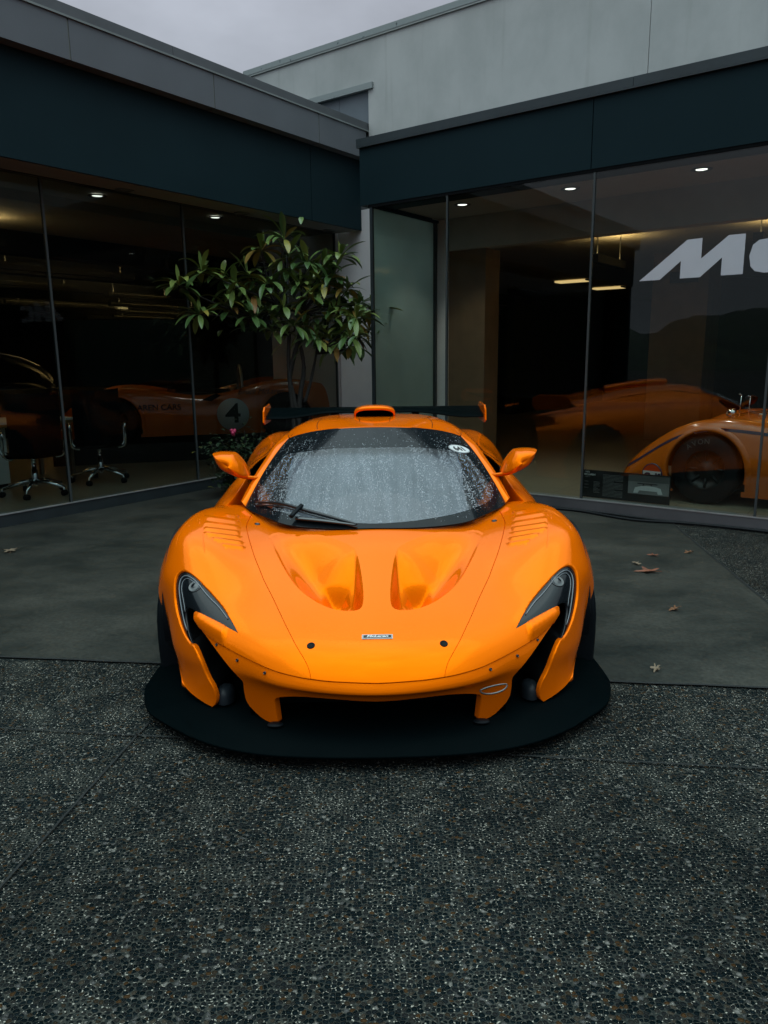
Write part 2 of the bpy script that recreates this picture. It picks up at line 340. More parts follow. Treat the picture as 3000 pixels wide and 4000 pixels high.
def smooth_line(pts, step=0.004, closed=False):
    P = np.array(pts, float); out_ = []
    k = len(P)
    for i in range(k - 1):
        p0 = P[max(i - 1, 0)]; p1 = P[i]; p2 = P[i + 1]; p3 = P[min(i + 2, k - 1)]
        m = max(1, int(math.ceil(np.linalg.norm(p2 - p1) / step)))
        for t in np.arange(m) / m:
            out_.append(.5 * ((2 * p1) + (p2 - p0) * t + (2 * p0 - 5 * p1 + 4 * p2 - p3) * t * t + (3 * p1 - p0 - 3 * p2 + p3) * t ** 3))
    out_.append(P[-1]); return out_
def shift(pts, d):
    P = np.array(pts); T = np.gradient(P, axis=0); T /= np.linalg.norm(T, axis=1)[:, None] + 1e-12
    return P + np.stack([-T[:, 1], T[:, 0]], 1) * d
def line_uv(pts, step=0.004, off=0.0):
    q = np.array(smooth_line(pts, step))
    if off: q = shift(q, off)
    return [cast(max(a, 0.0), b) for a, b in q]
def inside(pt, poly):
    x, y = pt; c = False; n = len(poly); j = n - 1
    for i in range(n):
        xi, yi = poly[i]; xj, yj = poly[j]
        if (yi > y) != (yj > y) and x < (xj - xi) * (y - yi) / (yj - yi) + xi: c = not c
        j = i
    return c
class Poly:
    def __init__(s, pts):
        s.p = [tuple(q) for q in pts]; a = np.array(s.p); s.lo = a.min(0); s.hi = a.max(0)
    def has(s, q):
        return s.lo[0] <= q[0] <= s.hi[0] and s.lo[1] <= q[1] <= s.hi[1] and inside(q, s.p)
def cdt(lines, grid_pts, scale=SC):
    """triangulate points with lines kept as edges"""
    vs = []; es = []
    for ln, closed in lines:
        b = len(vs); vs += [Vector((p[0] * scale, p[1] * scale)) for p in ln]
        es += [(b + i, b + i + 1) for i in range(len(ln) - 1)]
        if closed: es.append((b + len(ln) - 1, b))
    vs += [Vector((p[0] * scale, p[1] * scale)) for p in grid_pts]
    r = delaunay_2d_cdt(vs, es, [], 0, 1e-6)
    V = np.array([(v[0] / scale, v[1] / scale) for v in r[0]])
    return V, [tuple(f) for f in r[2]]
def surf(V, e=0.004):
    """points and unit normals of the skin at (u,v) list"""
    P = net_pts(V); Pu = net_pts(V + [e, 0]) - net_pts(V - [e, 0]); Pv = net_pts(V + [0, e]) - net_pts(V - [0, e])
    n = np.cross(Pu, Pv); n /= np.linalg.norm(n, axis=1)[:, None] + 1e-12
    # outwards: towards the ray's eye
    s = np.sign(((np.array(EYE) - P) * n).sum(1)); 
    return P, n
def net_pts(V):
    V = np.asarray(V, float); F = net.F; Mu = _MU
    u = V[:, 0] + net.nc - 1; k = F.shape[1]
    i = np.clip(np.floor(u).astype(int), 0, k - 2); s = (u - i)[None, :, None]
    Fu = F.transpose(1, 0, 2)
    A = Fu[i].transpose(1, 0, 2) * (1 - s) + Fu[i + 1].transpose(1, 0, 2) * s + Mu[i].transpose(1, 0, 2) * ((1 - s) ** 3 - (1 - s)) / 6 + Mu[i + 1].transpose(1, 0, 2) * (s ** 3 - s) / 6
    M2 = spl(A); v = V[:, 1]; kv = A.shape[0]
    iv = np.clip(np.floor(v).astype(int), 0, kv - 2); t = (v - iv)[:, None]; c = np.arange(len(V))
    return A[iv, c] * (1 - t) + A[iv + 1, c] * t + M2[iv, c] * ((1 - t) ** 3 - (1 - t)) / 6 + M2[iv + 1, c] * (t ** 3 - t) / 6
_MU = spl(net.F.transpose(1, 0, 2))
def skin_obj(name, P, tris, Nrm, material, parent, mirror=0, rim=0.018, rnd_=0.003, weld=False, auto=None, norim=None, slots=None, slot_of=None):
    """a skin part from points, triangles and normals; open edges are turned in like pressed sheet.
    mirror: 0 as is, 1 mirrored only, 2 both halves"""
    used = sorted({i for t in tris for i in t}); mp = {o: n for n, o in enumerate(used)}
    P = P[used]; Nrm = Nrm[used]; T = [tuple(mp[i] for i in t) for t in tris]
    cn = [tuple(n) for n in Nrm]
    if auto is not None:
        for i, o in enumerate(used):
            if auto[o]: cn[i] = (0, 0, 0)
    mats_ = list(slot_of) if slot_of is not None else [0] * len(T)
    # consistent outward winding
    for k, t in enumerate(T):
        a, b, c = P[t[0]], P[t[1]], P[t[2]]
        if np.dot(np.cross(b - a, c - a), Nrm[t[0]] + Nrm[t[1]] + Nrm[t[2]]) < 0: T[k] = (t[0], t[2], t[1])
    cnt = {}
    for t in T:
        for e_ in ((t[0], t[1]), (t[1], t[2]), (t[2], t[0])):
            cnt[e_] = cnt.get(e_, 0) + 1
    bnd = [e_ for e_ in cnt if (e_[1], e_[0]) not in cnt]
    V = [tuple(p) for p in P]; F = list(T)
    if rim:
        bnd = [e_ for e_ in bnd if not (abs(P[e_[0]][0]) < 1e-4 and abs(P[e_[1]][0]) < 1e-4)]
        if norim: bnd = [e_ for e_ in bnd if not (norim(P[e_[0]]) and norim(P[e_[1]]))]
        tang = {}
        for a, b in bnd:
            tv = P[b] - P[a]
            o_ = np.cross(tv, Nrm[a]); o_ /= np.linalg.norm(o_) + 1e-12
            tang.setdefault(a, []).append(o_); tang.setdefault(b, []).append(o_)
        r1 = {}; r2 = {}
        for i, os_ in tang.items():
            o_ = np.mean(os_, 0); o_ /= np.linalg.norm(o_) + 1e-12
            if abs(P[i][0]) < 1e-4: o_[0] = 0
            r1[i] = len(V); V.append(tuple(P[i] - Nrm[i] * rnd_ + o_ * rnd_ * .5)); cn.append(tuple((o_ + .4 * Nrm[i])))
            r2[i] = len(V); V.append(tuple(P[i] - Nrm[i] * rim + o_ * rnd_ * .5)); cn.append(tuple(o_))
        for a, b in bnd:
            F.append((b, a, r1[a], r1[b])); F.append((r1[b], r1[a], r2[a], r2[b])); mats_ += [0, 0]
    def flipx(q): return (-q[0], q[1], q[2])
    if mirror == 1:
        V = [flipx(q) for q in V]; cn = [flipx(q) for q in cn]; F = [f[::-1] for f in F]
    elif mirror == 2:
        n0 = len(V); back = {}
        V2 = []; cn2 = []
        for i, q in enumerate(V):
            if abs(q[0]) < 2e-4:
                back[i] = i; V[i] = (0, q[1], q[2]); c_ = cn[i]; cn[i] = (0, c_[1], c_[2])
            else:
                back[i] = n0 + len(V2); V2.append(flipx(q)); cn2.append(flipx(cn[i]))
        F = F + [tuple(back[i] for i in f[::-1]) for f in F]; V += V2; cn += cn2; mats_ = mats_ * 2
    me = bpy.data.meshes.new(name); me.from_pydata(V, [], F)
    for m_ in (slots or [material]): me.materials.append(m_)
    me.polygons.foreach_set('material_index', mats_)
    me.polygons.foreach_set('use_smooth', [True] * len(F)); me.update()
    me.normals_split_custom_set_from_vertices([Vector(c_).normalized() if any(c_) else (0, 0, 0) for c_ in cn])
    o = bpy.data.objects.new(name, me); C.objects.link(o); o.parent = parent
    return o

# ---- lines on the skin
G2 = 0.0007
gap_a = line_uv(GAP, off=0.0)            # lower edge of the bonnet and fenders
gap_b = line_uv(GAP, off=-0.0016)        # upper edge of the bumper
gap_a[0] = (0.0, gap_a[0][1]); gap_b[0] = (0.0, gap_b[0][1])
tip = line_uv(TIP); lens_out = line_uv(LENS_OUT, .003); lens_in = line_uv(LENS_IN, .003); lens_low = line_uv(LENS_LOW, .003)
cheek_in = line_uv(CHEEK_IN); bump_out = line_uv(BUMP_OUT); grille = line_uv(GRILLE)
grille[-1] = (0.0, grille[-1][1])
panel_h = line_uv(PANEL, off=+G2); panel_f = line_uv(PANEL, off=-G2)
ws_low = line_uv(WS_LOW); ws_low[-1] = (0.0, ws_low[-1][1])
sc_in = line_uv(SC_IN); sc_lip = line_uv(SC_LIP); sc_out = line_uv(SC_OUT); sc_top = line_uv(SC_TOP)
louv = [line_uv(l_, .006) for l_ in LOUV]
# which of the two shifted panel lines is nearer the centre
if np.mean([p[0] for p in panel_h]) > np.mean([p[0] for p in panel_f]): panel_h, panel_f = panel_f, panel_h
def mean_v(l_): return np.mean([p[1] for p in l_])
if mean_v(gap_b) > mean_v(gap_a): gap_a, gap_b = gap_b, gap_a
low_u = lambda p: (p[0], 0.0)
HOLE = Poly(lens_in + tip[::-1] + bump_out + [low_u(bump_out[-1]), low_u(cheek_in[-1])] + cheek_in[::-1])
LENS = Poly(lens_out + lens_in + lens_low)
strut_low = line_uv(STRUT_LOW); strut_low[0] = bump_out[-1]; strut_low[-1] = grille[0]
BUMP = Poly(gap_b + bump_out + strut_low + grille)
BELOW = Poly([low_u(bump_out[-1])] + strut_low + [low_u(grille[0])])
GRIL = Poly(grille + [(0, 0), low_u(grille[0])])
ig = int(np.argmin([abs(p[0] - panel_h[0][0]) for p in gap_a]))
iw = int(np.argmin([math.hypot(p[0] - panel_h[-1][0], p[1] - panel_h[-1][1]) for p in ws_low]))
HOOD = Poly(gap_a[:ig + 1] + panel_h + ws_low[iw:])
GLASSHOLE = Poly(ws_low + [(0, 11), (ws_low[0][0], 11)])
PGAP = Poly(panel_h + panel_f[::-1]); GGAP = Poly(gap_a + gap_b[::-1])
SCOOP = Poly(sc_in + sc_lip + sc_out + sc_top)
LOUVER = Poly(louv[0] + [l_[-1] for l_ in louv[1:-1]] + louv[-1][::-1] + [l_[0] for l_ in louv[1:-1]][::-1])

gp = [(u, 1.0) for u in np.arange(0, 9.001, .05)]
for u in np.arange(0.0, 9.001, 0.1):
    for v in np.arange(0.0, 11.001, 0.1):
        gp.append((u, v))
lou_lines = []
for a, b in zip(louv[:-1], louv[1:]):
    for f in (0.0, 0.12, 0.4, 0.7):
        ln = [((1 - f) * np.array(a[min(i * len(a) // 40, len(a) - 1)]) + f * np.array(b[min(i * len(b) // 40, len(b) - 1)])) for i in range(41)]
        ln[-1] = (1 - f) * np.array(a[-1]) + f * np.array(b[-1])
        lou_lines.append(([tuple(q) for q in ln], False))
gp = [q for q in gp if not LOUVER.has(q)]
lines = [(l_, False) for l_ in (gap_a, gap_b, tip, lens_out, lens_in, lens_low, cheek_in, bump_out, strut_low, grille, panel_h, panel_f, ws_low, sc_in, sc_lip, sc_out, sc_top)] + lou_lines
lines.append(([low_u(cheek_in[-1]), cheek_in[-1]], False)); lines.append(([bump_out[-1], low_u(bump_out[-1])], False)); lines.append(([low_u(grille[0]), grille[0]], False))
lines.append(([ws_low[0], (ws_low[0][0], 11)], False))
UV, TRI = cdt(lines, gp)
UV[:, 0] = np.clip(UV[:, 0], 0, 9); UV[:, 1] = np.clip(UV[:, 1], 0, 11)
PT, NM = surf(UV)
if NM[np.argmin(np.hypot(UV[:, 0], UV[:, 1] - 6))][2] < 0: NM = -NM
PT[np.abs(UV[:, 0]) < 1e-6, 0] = 0
# louvre blades: each rises towards its rear edge and drops behind it
auto = np.zeros(len(UV), bool)
for i, q in enumerate(UV):
    if LOUVER.has(q):
        for k in range(len(louv) - 1):
            def at(l_, u):
                us_ = [p[0] for p in l_][::-1]; return np.interp(u, us_, [p[1] for p in l_][::-1])
            va, vb = at(louv[k], q[0]), at(louv[k + 1], q[0])
            if vb - 1e-6 <= q[1] <= va + 1e-6:
                f = (va - q[1]) / (va - vb + 1e-9)
                h = f / .12 if f < .12 else (1 - f) / .88
                uL, uR = louv[k][-1][0], louv[k][0][0]
                edge = min(1.0, max(0, min(q[0] - min(uL, uR), max(uL, uR) - q[0]) / 0.12))
                PT[i] += NM[i] * 0.010 * h * edge
                auto[i] = True; break
# a soft swelling under the headlight
lid = [np.array(net_pts(np.array([cast(a, b)]))[0]) for a, b in smooth_line(LID, .01)]
for i, p in enumerate(PT):
    if 4 < UV[i, 0] < 8 and 3 < UV[i, 1] < 8:
        d = min(np.linalg.norm(p - q) for q in lid)
        if d < .12: PT[i] += NM[i] * 0.022 * math.exp(-(d / .032) ** 2); 
# fender skin normals re-made where the skin was pushed
hood_t, fend_t, bump_t, lens_t = [], [], [], []
for t in TRI:
    c = tuple(UV[list(t)].mean(0))
    if c[1] < 1.0: continue
    if LENS.has(c): lens_t.append(t)
    elif HOLE.has(c) or BELOW.has(c) or GRIL.has(c) or PGAP.has(c) or GGAP.has(c) or GLASSHOLE.has(c): continue
    elif BUMP.has(c): bump_t.append(t)
    elif HOOD.has(c):
        if not SCOOP.has(c): hood_t.append(t)
    else: fend_t.append(t)
lidn = np.array([(4 < q[0] < 8 and 3 < q[1] < 8) for q in UV])
_ptop = net_pts(np.array(sc_top))
hood = skin_obj('bonnet', PT, hood_t, NM, PAINT, car, mirror=2, rim=0.016, norim=lambda p: np.min(np.linalg.norm(_ptop - p, axis=1)) < .004)
for mir in (0, 1):
    skin_obj('front_fender', PT, fend_t, NM, PAINT, car, mirror=mir, rim=0.022, auto=auto | lidn)
skin_obj('front_bumper', PT - NM * 0.006, bump_t, NM, PAINT, car, mirror=2, rim=0.03)
# bonnet ducts: a floor that starts flush near the windscreen and dives under the front lip
POCK = Poly(smooth_line(POCKET + POCKET[:1], .002)); POCKA = np.array(POCK.p)
P_in = np.array(net_pts(np.array(sc_in))); P_out = net_pts(np.array(sc_out)); P_top = net_pts(np.array(sc_top)); P_lip = net_pts(np.array(sc_lip))
lipx = shift(np.array(smooth_line(SC_LIP, .004)), -.012)
big = [cast(max(a, 0), b + .010) for a, b in smooth_line(SC_LIP, .004)]
big[0] = (big[0][0] , big[0][1]); SB = Poly(sc_in + big + sc_out + sc_top)
sg = []
ulo, uhi = SB.lo[0], SB.hi[0]; vlo, vhi = SB.lo[1], SB.hi[1]
for u in np.arange(ulo, uhi, .03):
    for v in np.arange(vlo, vhi, .03):
        if SB.has((u, v)): sg.append((u, v))
sv, stri = cdt([(sc_in + big + sc_out + sc_top, True)], sg)
sp_, sn_ = surf(sv); sn_ = sn_ if sn_[0][2] > 0 else -sn_
def seg_d(p, line):
    a = line[:-1]; b = line[1:]; ab = b - a; t = np.clip(((p - a) * ab).sum(1) / ((ab * ab).sum(1) + 1e-12), 0, 1)
    return np.min(np.linalg.norm(a + ab * t[:, None] - p, axis=1))
def sm(x): x = min(max(x, 0), 1); return x * x * (3 - 2 * x)
for i in range(len(sv)):
    p = sp_[i]
    dt, di, do = seg_d(p, P_top), seg_d(p, P_in), seg_d(p, P_out)
    dep = 0.165 * sm(dt / 0.42) * sm(di / (0.010 + 0.034 * sm(dt / .3))) * (0.13 * sm(do / .014) + 0.87 * sm(do / 0.15))
    q3 = p - np.array([0, 0, 1]) * dep; d3 = q3[1] + 2.417; ab3 = (q3[0] / d3, (1.45 - q3[2]) / d3)
    if POCK.has(ab3):
        dep += .060 * sm(np.min(np.hypot(*(POCKA - ab3).T)) / .024)
    sp_[i] = p - np.array([0, 0, 1]) * dep - np.array([0, 0, .0015]) * sm(dt / .02)
st_ok = [t for t in stri if SB.has(tuple(sv[list(t)].mean(0)))]
skin_obj('bonnet_duct', sp_, st_ok, sn_, PAINT, car, mirror=0, rim=0, auto=np.ones(len(sv), bool))
skin_obj('bonnet_duct', sp_, st_ok, sn_, PAINT, car, mirror=1, rim=0, auto=np.ones(len(sv), bool))
# dark structure just under the skin, seen through the shut lines
lv = [q for q in [(u, v) for v in np.arange(1.6, 11.01, .2) for u in np.arange(0, 8.81, .2)]]
nu_ = len(np.arange(0, 8.81, .2)); nv_ = len(np.arange(1.6, 11.01, .2))
lp, ln_ = surf(np.array(lv)); ln_ = ln_ if ln_[len(ln_) // 2][2] > 0 else -ln_
lpos = lp - ln_ * 0.028
ltri = []
for i in range(nv_ - 1):
    for j in range(nu_ - 1):
        q = (i * nu_ + j, i * nu_ + j + 1, (i + 1) * nu_ + j + 1, (i + 1) * nu_ + j)
        c = tuple(np.mean([lv[k] for k in q], 0))
        near = [tuple(np.array(c) + np.array(o_)) for o_ in ((0, 0), (.35, 0), (-.35, 0), (0, .35), (0, -.35))]
        if any(HOLE.has(z) or GRIL.has(z) or SB.has(z) or GLASSHOLE.has(z) or LENS.has(z) for z in near): continue
        ltri += [(q[0], q[1], q[2]), (q[0], q[2], q[3])]
skin_obj('inner_structure', lpos, ltri, ln_, VOID, car, mirror=2, rim=0)

# ---- headlights
def lens_mat():
    m, n, l, p = mat('headlight_glass')
    p.inputs['Base Color'].default_value = (0.006, 0.008, 0.010, 1); p.inputs['Roughness'].default_value = 0.12; p.inputs['Specular IOR Level'].default_value = .2
    p.inputs['Coat Weight'].default_value = .22; p.inputs['Coat Roughness'].default_value = 0.02
    tcn = n.new('ShaderNodeTexCoord'); vo = n.new('ShaderNodeTexVoronoi'); vo.inputs['Scale'].default_value = 90
    l.new(tcn.outputs['Object'], vo.inputs['Vector'])
    sp = n.new('ShaderNodeSeparateColor'); l.new(vo.outputs['Color'], sp.inputs[0])
    gt = n.new('ShaderNodeMath'); gt.operation = 'GREATER_THAN'; gt.inputs[1].default_value = .6; l.new(sp.outputs[0], gt.inputs[0])
    mr = n.new('ShaderNodeMapRange'); mr.inputs['From Min'].default_value = .35; mr.inputs['From Max'].default_value = 0; l.new(vo.outputs['Distance'], mr.inputs[0])
    mu = n.new('ShaderNodeMath'); mu.operation = 'MULTIPLY'; l.new(mr.outputs[0], mu.inputs[0]); l.new(gt.outputs[0], mu.inputs[1])
    b = n.new('ShaderNodeBump'); b.inputs['Strength'].default_value = .4; b.inputs['Distance'].default_value = .0015
    l.new(mu.outputs[0], b.inputs['Height']); l.new(b.outputs[0], p.inputs['Coat Normal'])
    return m
LENSM = lens_mat()
LIGHTGUIDE = simple('frosted_light_guide', (0.11, 0.125, 0.14), 0.25, var=0.2, coat=0.5)
lab = np.array(smooth_line(LENS_OUT, .003)); lcen = np.array([.250, .335]); guide = []; guide2 = []
for k in range(8, len(lab) - 6, 2):
    for dd_, gl__ in ((.0065, guide), (.011, guide2)):
        dv = lcen - lab[k]; q_ = lab[k] + dv / np.linalg.norm(dv) * dd_
        p_, n__ = surf(np.array([cast(*q_)])); n__ = n__[0]; n__ = n__ if np.dot(n__, np.array(EYE) - p_[0]) > 0 else -n__
        gl__.append(p_[0] - n__ * .0075)
for mir in (0, 1):
    hl = skin_obj('headlight', PT - NM * 0.010, lens_t, NM, LENSM, car, mirror=mir, rim=0.012)
    g_ = MB(); sgn = -1 if mir else 1
    pp_, pn_ = surf(np.array([cast(.2545, .3075)])); pn_ = pn_[0] if np.dot(pn_[0], np.array(EYE) - pp_[0]) > 0 else -pn_[0]; pp_ = pp_[0] - pn_ * .0085
    pj = MB(); pj.lathe([(.030, -.004), (.030, .0008), (.026, .001), (.024, -.001), (.012, .004), (.0005, .006)], n=28); po = pj.build('projector', GLOSSBLACK, hl)
    pv = Vector((sgn * pn_[0], pn_[1], pn_[2])); po.location = (sgn * pp_[0], pp_[1], pp_[2]); po.rotation_euler = pv.to_track_quat('Z', 'Y').to_euler()
    g_.tube([(sgn * q[0], q[1], q[2]) for q in guide], 0.0032, 6); g_.tube([(sgn * q[0], q[1], q[2]) for q in guide2[len(guide2) // 3:-6]], 0.0020, 6); g_.build('light_guide', LIGHTGUIDE, hl)
# ---- side intakes: a dark throat behind the hook-shaped opening
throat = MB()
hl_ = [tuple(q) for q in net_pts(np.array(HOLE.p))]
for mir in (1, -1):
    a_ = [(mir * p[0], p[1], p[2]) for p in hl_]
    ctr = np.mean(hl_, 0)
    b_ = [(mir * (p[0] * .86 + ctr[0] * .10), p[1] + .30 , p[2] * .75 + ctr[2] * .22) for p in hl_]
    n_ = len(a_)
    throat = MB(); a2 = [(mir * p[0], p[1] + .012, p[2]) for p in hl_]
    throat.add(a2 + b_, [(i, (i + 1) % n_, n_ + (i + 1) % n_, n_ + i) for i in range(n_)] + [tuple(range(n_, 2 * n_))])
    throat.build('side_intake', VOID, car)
gb = MB(); gb.box((-.50, .42, .05), (.50, .44, .30)); gb.box((-.42, .31, .235), (.42, .42, .25))
gb.build('radiator_grille', VOID, car)
# ---- splitter
sp_half = [(0, 0), (.20, .006), (.40, .030), (.56, .082), (.70, .165), (.82, .268), (.920, .370), (.975, .48), (1.008, .595), (1.013, .66), (1.014, .74), (1.012, .85)]
sp_h = [tuple(q) for q in smooth_line(sp_half, .03)]
outl = [(-x, y) for x, y in sp_h[::-1]] + sp_h[1:]
spl_ = MB(); k_ = len(outl)
def inset(q, d): 
    r_ = math.hypot(q[0], q[1] - 1.1); return (q[0] * (1 - d / max(r_, .3)), q[1] + (1.1 - q[1]) * d / max(r_, .3))
rings = []
for d, z in ((0.003, .049), (0, .051), (0, .0585), (.003, .061), (.050, .063), (.054, .069), (.5, .070)):
    rings.append([(*inset(q, d), z) for q in outl])
spl_.grid(rings)
spl_.build('splitter', CARBON, car)
for sx in (1, -1):
    fx_ = MB(); oc_ = []
    for z_, xi, xo_, yo_ in ((.060, .80, 1.004, .815), (.12, .83, 1.006, .812), (.20, .875, 1.008, .812), (.28, .915, 1.008, .815), (.35, .935, 1.004, .826), (.40, .955, .999, .850), (.425, .965, .988, .880)):
        oc_.append([(sx * xi, yo_ + .05, z_), (sx * (xi * .5 + xo_ * .5), yo_ + .03, z_), (sx * (xo_ - .02), yo_ + .004, z_), (sx * xo_, yo_ + .02, z_), (sx * xo_, yo_ + .16, z_)])
    fx_.grid(oc_); fx_.build('fender_extension', BLACK, car)
fl = MB(); fl.box((-.90, .45, .048), (.90, 1.7, .058)); fl.box((-.9, 1.7, .05), (.9, 4.3, .12)); fl.build('underfloor', BLACK, car)
# feet where the struts and cheeks meet the splitter
for sx in (1, -1):
    ft = MB(); ft.lathe([(.024, 0), (.022, .005), (.001, .006)], (0, 0, 0), 'z', 20); o = ft.build('strut_foot', BLACK, car); o.location = (sx * .395, .215, .079); o.scale = (1.3, .8, 1)
    ft = MB(); ft.lathe([(.052, 0), (.050, .035), (.040, .052), (.020, .060), (.001, .061)], (0, 0, 0), 'z', 24); o = ft.build('brake_duct_mouth', simple('wet_grey_plastic', (.010, .014, .018), .45, spec=.2), car); o.location = (sx * .625, .44, .079); o.scale = (.75, 1.1, 1)
# ---- rivets, bonnet pins
def place_disc(name, a, b, r, h, m, lift=0.0):
    for sx in (1, -1):
        uv_ = np.array([cast(a, b)]); p, n_ = surf(uv_); p = p[0]; n_ = n_[0] if n_[0][1] < 0 or n_[0][2] > 0 else -n_[0]
        if np.dot(n_, np.array(EYE) - p) < 0: n_ = -n_
        d = MB(); d.lathe([(r * 1.0, -.004), (r, h * .5), (r * .92, h), (r * .62, h), (r * .58, h * .7), (r * .3, h * .7), (.0004, h * .9)], n=24)
        o = d.build(name, m, car); nn = Vector((sx * n_[0], n_[1], n_[2])); o.location = (sx * p[0] + nn.x * lift, p[1] + nn.y * lift, p[2] + nn.z * lift)
        o.rotation_euler = nn.to_track_quat('Z', 'Y').to_euler()
place_disc('bonnet_pin', *PINS[0], .0155, .003, BLACK); place_disc('bonnet_pin', *PINS[1], .0135, .003, GLOSSBLACK)
for rv in RIVETS: place_disc('rivet', *rv, .0062, .003, GLOSSBLACK, -.004)
# ---- nose badge
uv_ = np.array([cast(.0, .3884)]); bp_, bn_ = surf(uv_); bp_ = Vector(bp_[0]); bn_ = Vector(bn_[0]); bn_ = bn_ if bn_.z > 0 else -bn_
fx = Vector((1, 0, 0)); fy = bn_.cross(fx)
bm_ = frame(bp_ + bn_ * .0015, fx, fy)
bd = MB(); bd.box((-.0585, -.0120, -.003), (.0585, .0120, .0008), 0); bd.box((-.0565, -.0102, -.002), (.0565, .0102, .0012), 1)
bd.box((-.0548, -.0088, -.002), (.0548, .0088, .0016), 0); bd.box((-.0532, -.0074, -.002), (.0532, .0074, .0020), 1)
bo = bd.build('nose_badge', [WHITE, INK], car); bo.matrix_basis = bm_
text_obj('badge_lettering', 'McLaren', .0150, WHITE, bo, Matrix.Translation((0, .0002, .0024)), .0004, .0006, 1.55, .25)
# ---- tow loop (one side)
tl = MB(); pts = []
for k in range(25):
    q = 2 * math.pi * k / 24; pts.append((.432 + .050 * math.cos(q), .175 + .045 * math.sin(q) * (1 if math.sin(q) < 0 else .35), .235 + .012 * math.cos(q)))
tl.tube(pts, .0036, 8); tl.build('tow_loop', simple('dull_steel', (.14, .14, .135), .4, metal=.8), car)
# ================================================================== cabin, doors, tail of the supercar
def lerp(a, b, t): return tuple(a[i] + (b[i] - a[i]) * t for i in range(len(a)))
def curve(pts, n):
    """n points evenly spread over a smooth line through pts (any dimension)"""
    P = np.array(pts, float); M_ = spl(P); return spl_eval(P, M_, np.linspace(0, len(P) - 1, n))
WS_B = [(0, .985, .667), (.16, .985, .666), (.302, 1.0, .670), (.412, 1.04, .675), (.486, 1.10, .682), (.560, 1.20, .687), (.628, 1.30, .690), (.676, 1.39, .697)]
WS_T = [(0, 1.85, 1.061), (.127, 1.86, 1.058), (.230, 1.885, 1.050), (.305, 1.92, 1.039), (.365, 1.942, 1.029), (.423, 1.965, 1.015), (.468, 1.985, 1.001), (.509, 2.0, .985)]
def ws_pt(c, t):
    """windscreen surface, c 0..7 across, t 0..1 up"""
    c = abs(c); i = min(int(c), 6); f = c - i
    b = _wsb[int(round(c * 20))]; q = _wst[int(round(c * 20))]
    k = 4 * t * (1 - t)
    return np.array([b[0] + (q[0] - b[0]) * t, b[1] + (q[1] - b[1]) * t, b[2] + (q[2] - b[2]) * t + .030 * k])
_wsb = curve(WS_B, 141); _wst = curve(WS_T, 141)
_wc = np.arange(141) / 20.0; _wt = np.linspace(0, 1, 61)
_WG = np.array([[ws_pt(c, t) for c in _wc] for t in _wt])
_wq = [(i * 141 + j, i * 141 + j + 1, (i + 1) * 141 + j + 1, (i + 1) * 141 + j) for i in range(60) for j in range(140)]
_wb = BVHTree.FromPolygons([tuple(p) for p in _WG.reshape(-1, 3)], _wq)
def wcast(a, b):
    d = Vector((a, 1, -b)).normalized(); hit, nr_, idx, _ = _wb.ray_cast(EYE, d)
    if hit is None: hit, nr_, idx, _ = _wb.find_nearest(EYE + d * 3.8)
    P = _WG.reshape(-1, 3); q = _wq[idx]; i, j = divmod(q[0], 141)
    A = np.stack([P[q[1]] - P[q[0]], P[q[3]] - P[q[0]]], 1); st, *_ = np.linalg.lstsq(A, np.array(hit) - P[q[0]], rcond=None)
    return ((j + st[0]) / 20.0, (i + st[1]) / 60.0)
def ws_eval(V):
    V = np.asarray(V); c = np.clip(np.abs(V[:, 0]), 0, 7); t = V[:, 1]
    bx = np.stack([np.interp(c, _wc, _wsb[:, k]) for k in range(3)], 1); tx = np.stack([np.interp(c, _wc, _wst[:, k]) for k in range(3)], 1)
    P = bx + (tx - bx) * t[:, None]; P[:, 2] += .030 * 4 * t * (1 - t); return P
def ws_surf(V, e=.02):
    V = np.asarray(V, float); P = ws_eval(V)
    cu = np.stack([np.clip(V[:, 0] + e, 0, 7), V[:, 1]], 1); cd = np.stack([np.clip(V[:, 0] - e, 0, 7), V[:, 1]], 1)
    n = np.cross(ws_eval(cu) - ws_eval(cd), ws_eval(V + [0, e / 5]) - ws_eval(V - [0, e / 5])); n /= np.linalg.norm(n, axis=1)[:, None]
    n[n[:, 2] < 0] *= -1; n[np.abs(V[:, 0]) < 1e-6, 0] = 0; n /= np.linalg.norm(n, axis=1)[:, None]
    return P, n
frit = [wcast(max(a, 0), b) for a, b in smooth_line(FRIT, .004)]; fritu = [wcast(max(a, 0), b) for a, b in smooth_line(FRIT_UP, .004)]
frit[-1] = (0, frit[-1][1]); fritu[-1] = (0, fritu[-1][1])
shade = [wcast(max(a, 0), b) for a, b in smooth_line(SHADE, .004)]
shade = [(shade[0][0], .97)] + shade + [(shade[-1][0] + .1, .01)]
CLEAR = Poly(frit + fritu[::-1])
border = [(0, 0)] + [(c, 0) for c in np.linspace(.1, 7, 70)] + [(7, t) for t in np.linspace(.02, 1, 50)] + [(c, 1) for c in np.linspace(6.9, 0, 70)] + [(0, t) for t in np.linspace(.98, .02, 49)]
gpw = [(c, t) for c in np.linspace(.15, 6.85, 46) for t in np.linspace(.03, .97, 32)]
wv, wtri = cdt([(border, True), (frit, False), (fritu, False)], gpw, 1.0 / 7)
wv[:, 0] = np.clip(wv[:, 0], 0, 7); wP, wN = ws_surf(wv); wP[wv[:, 0] < 1e-6, 0] = 0
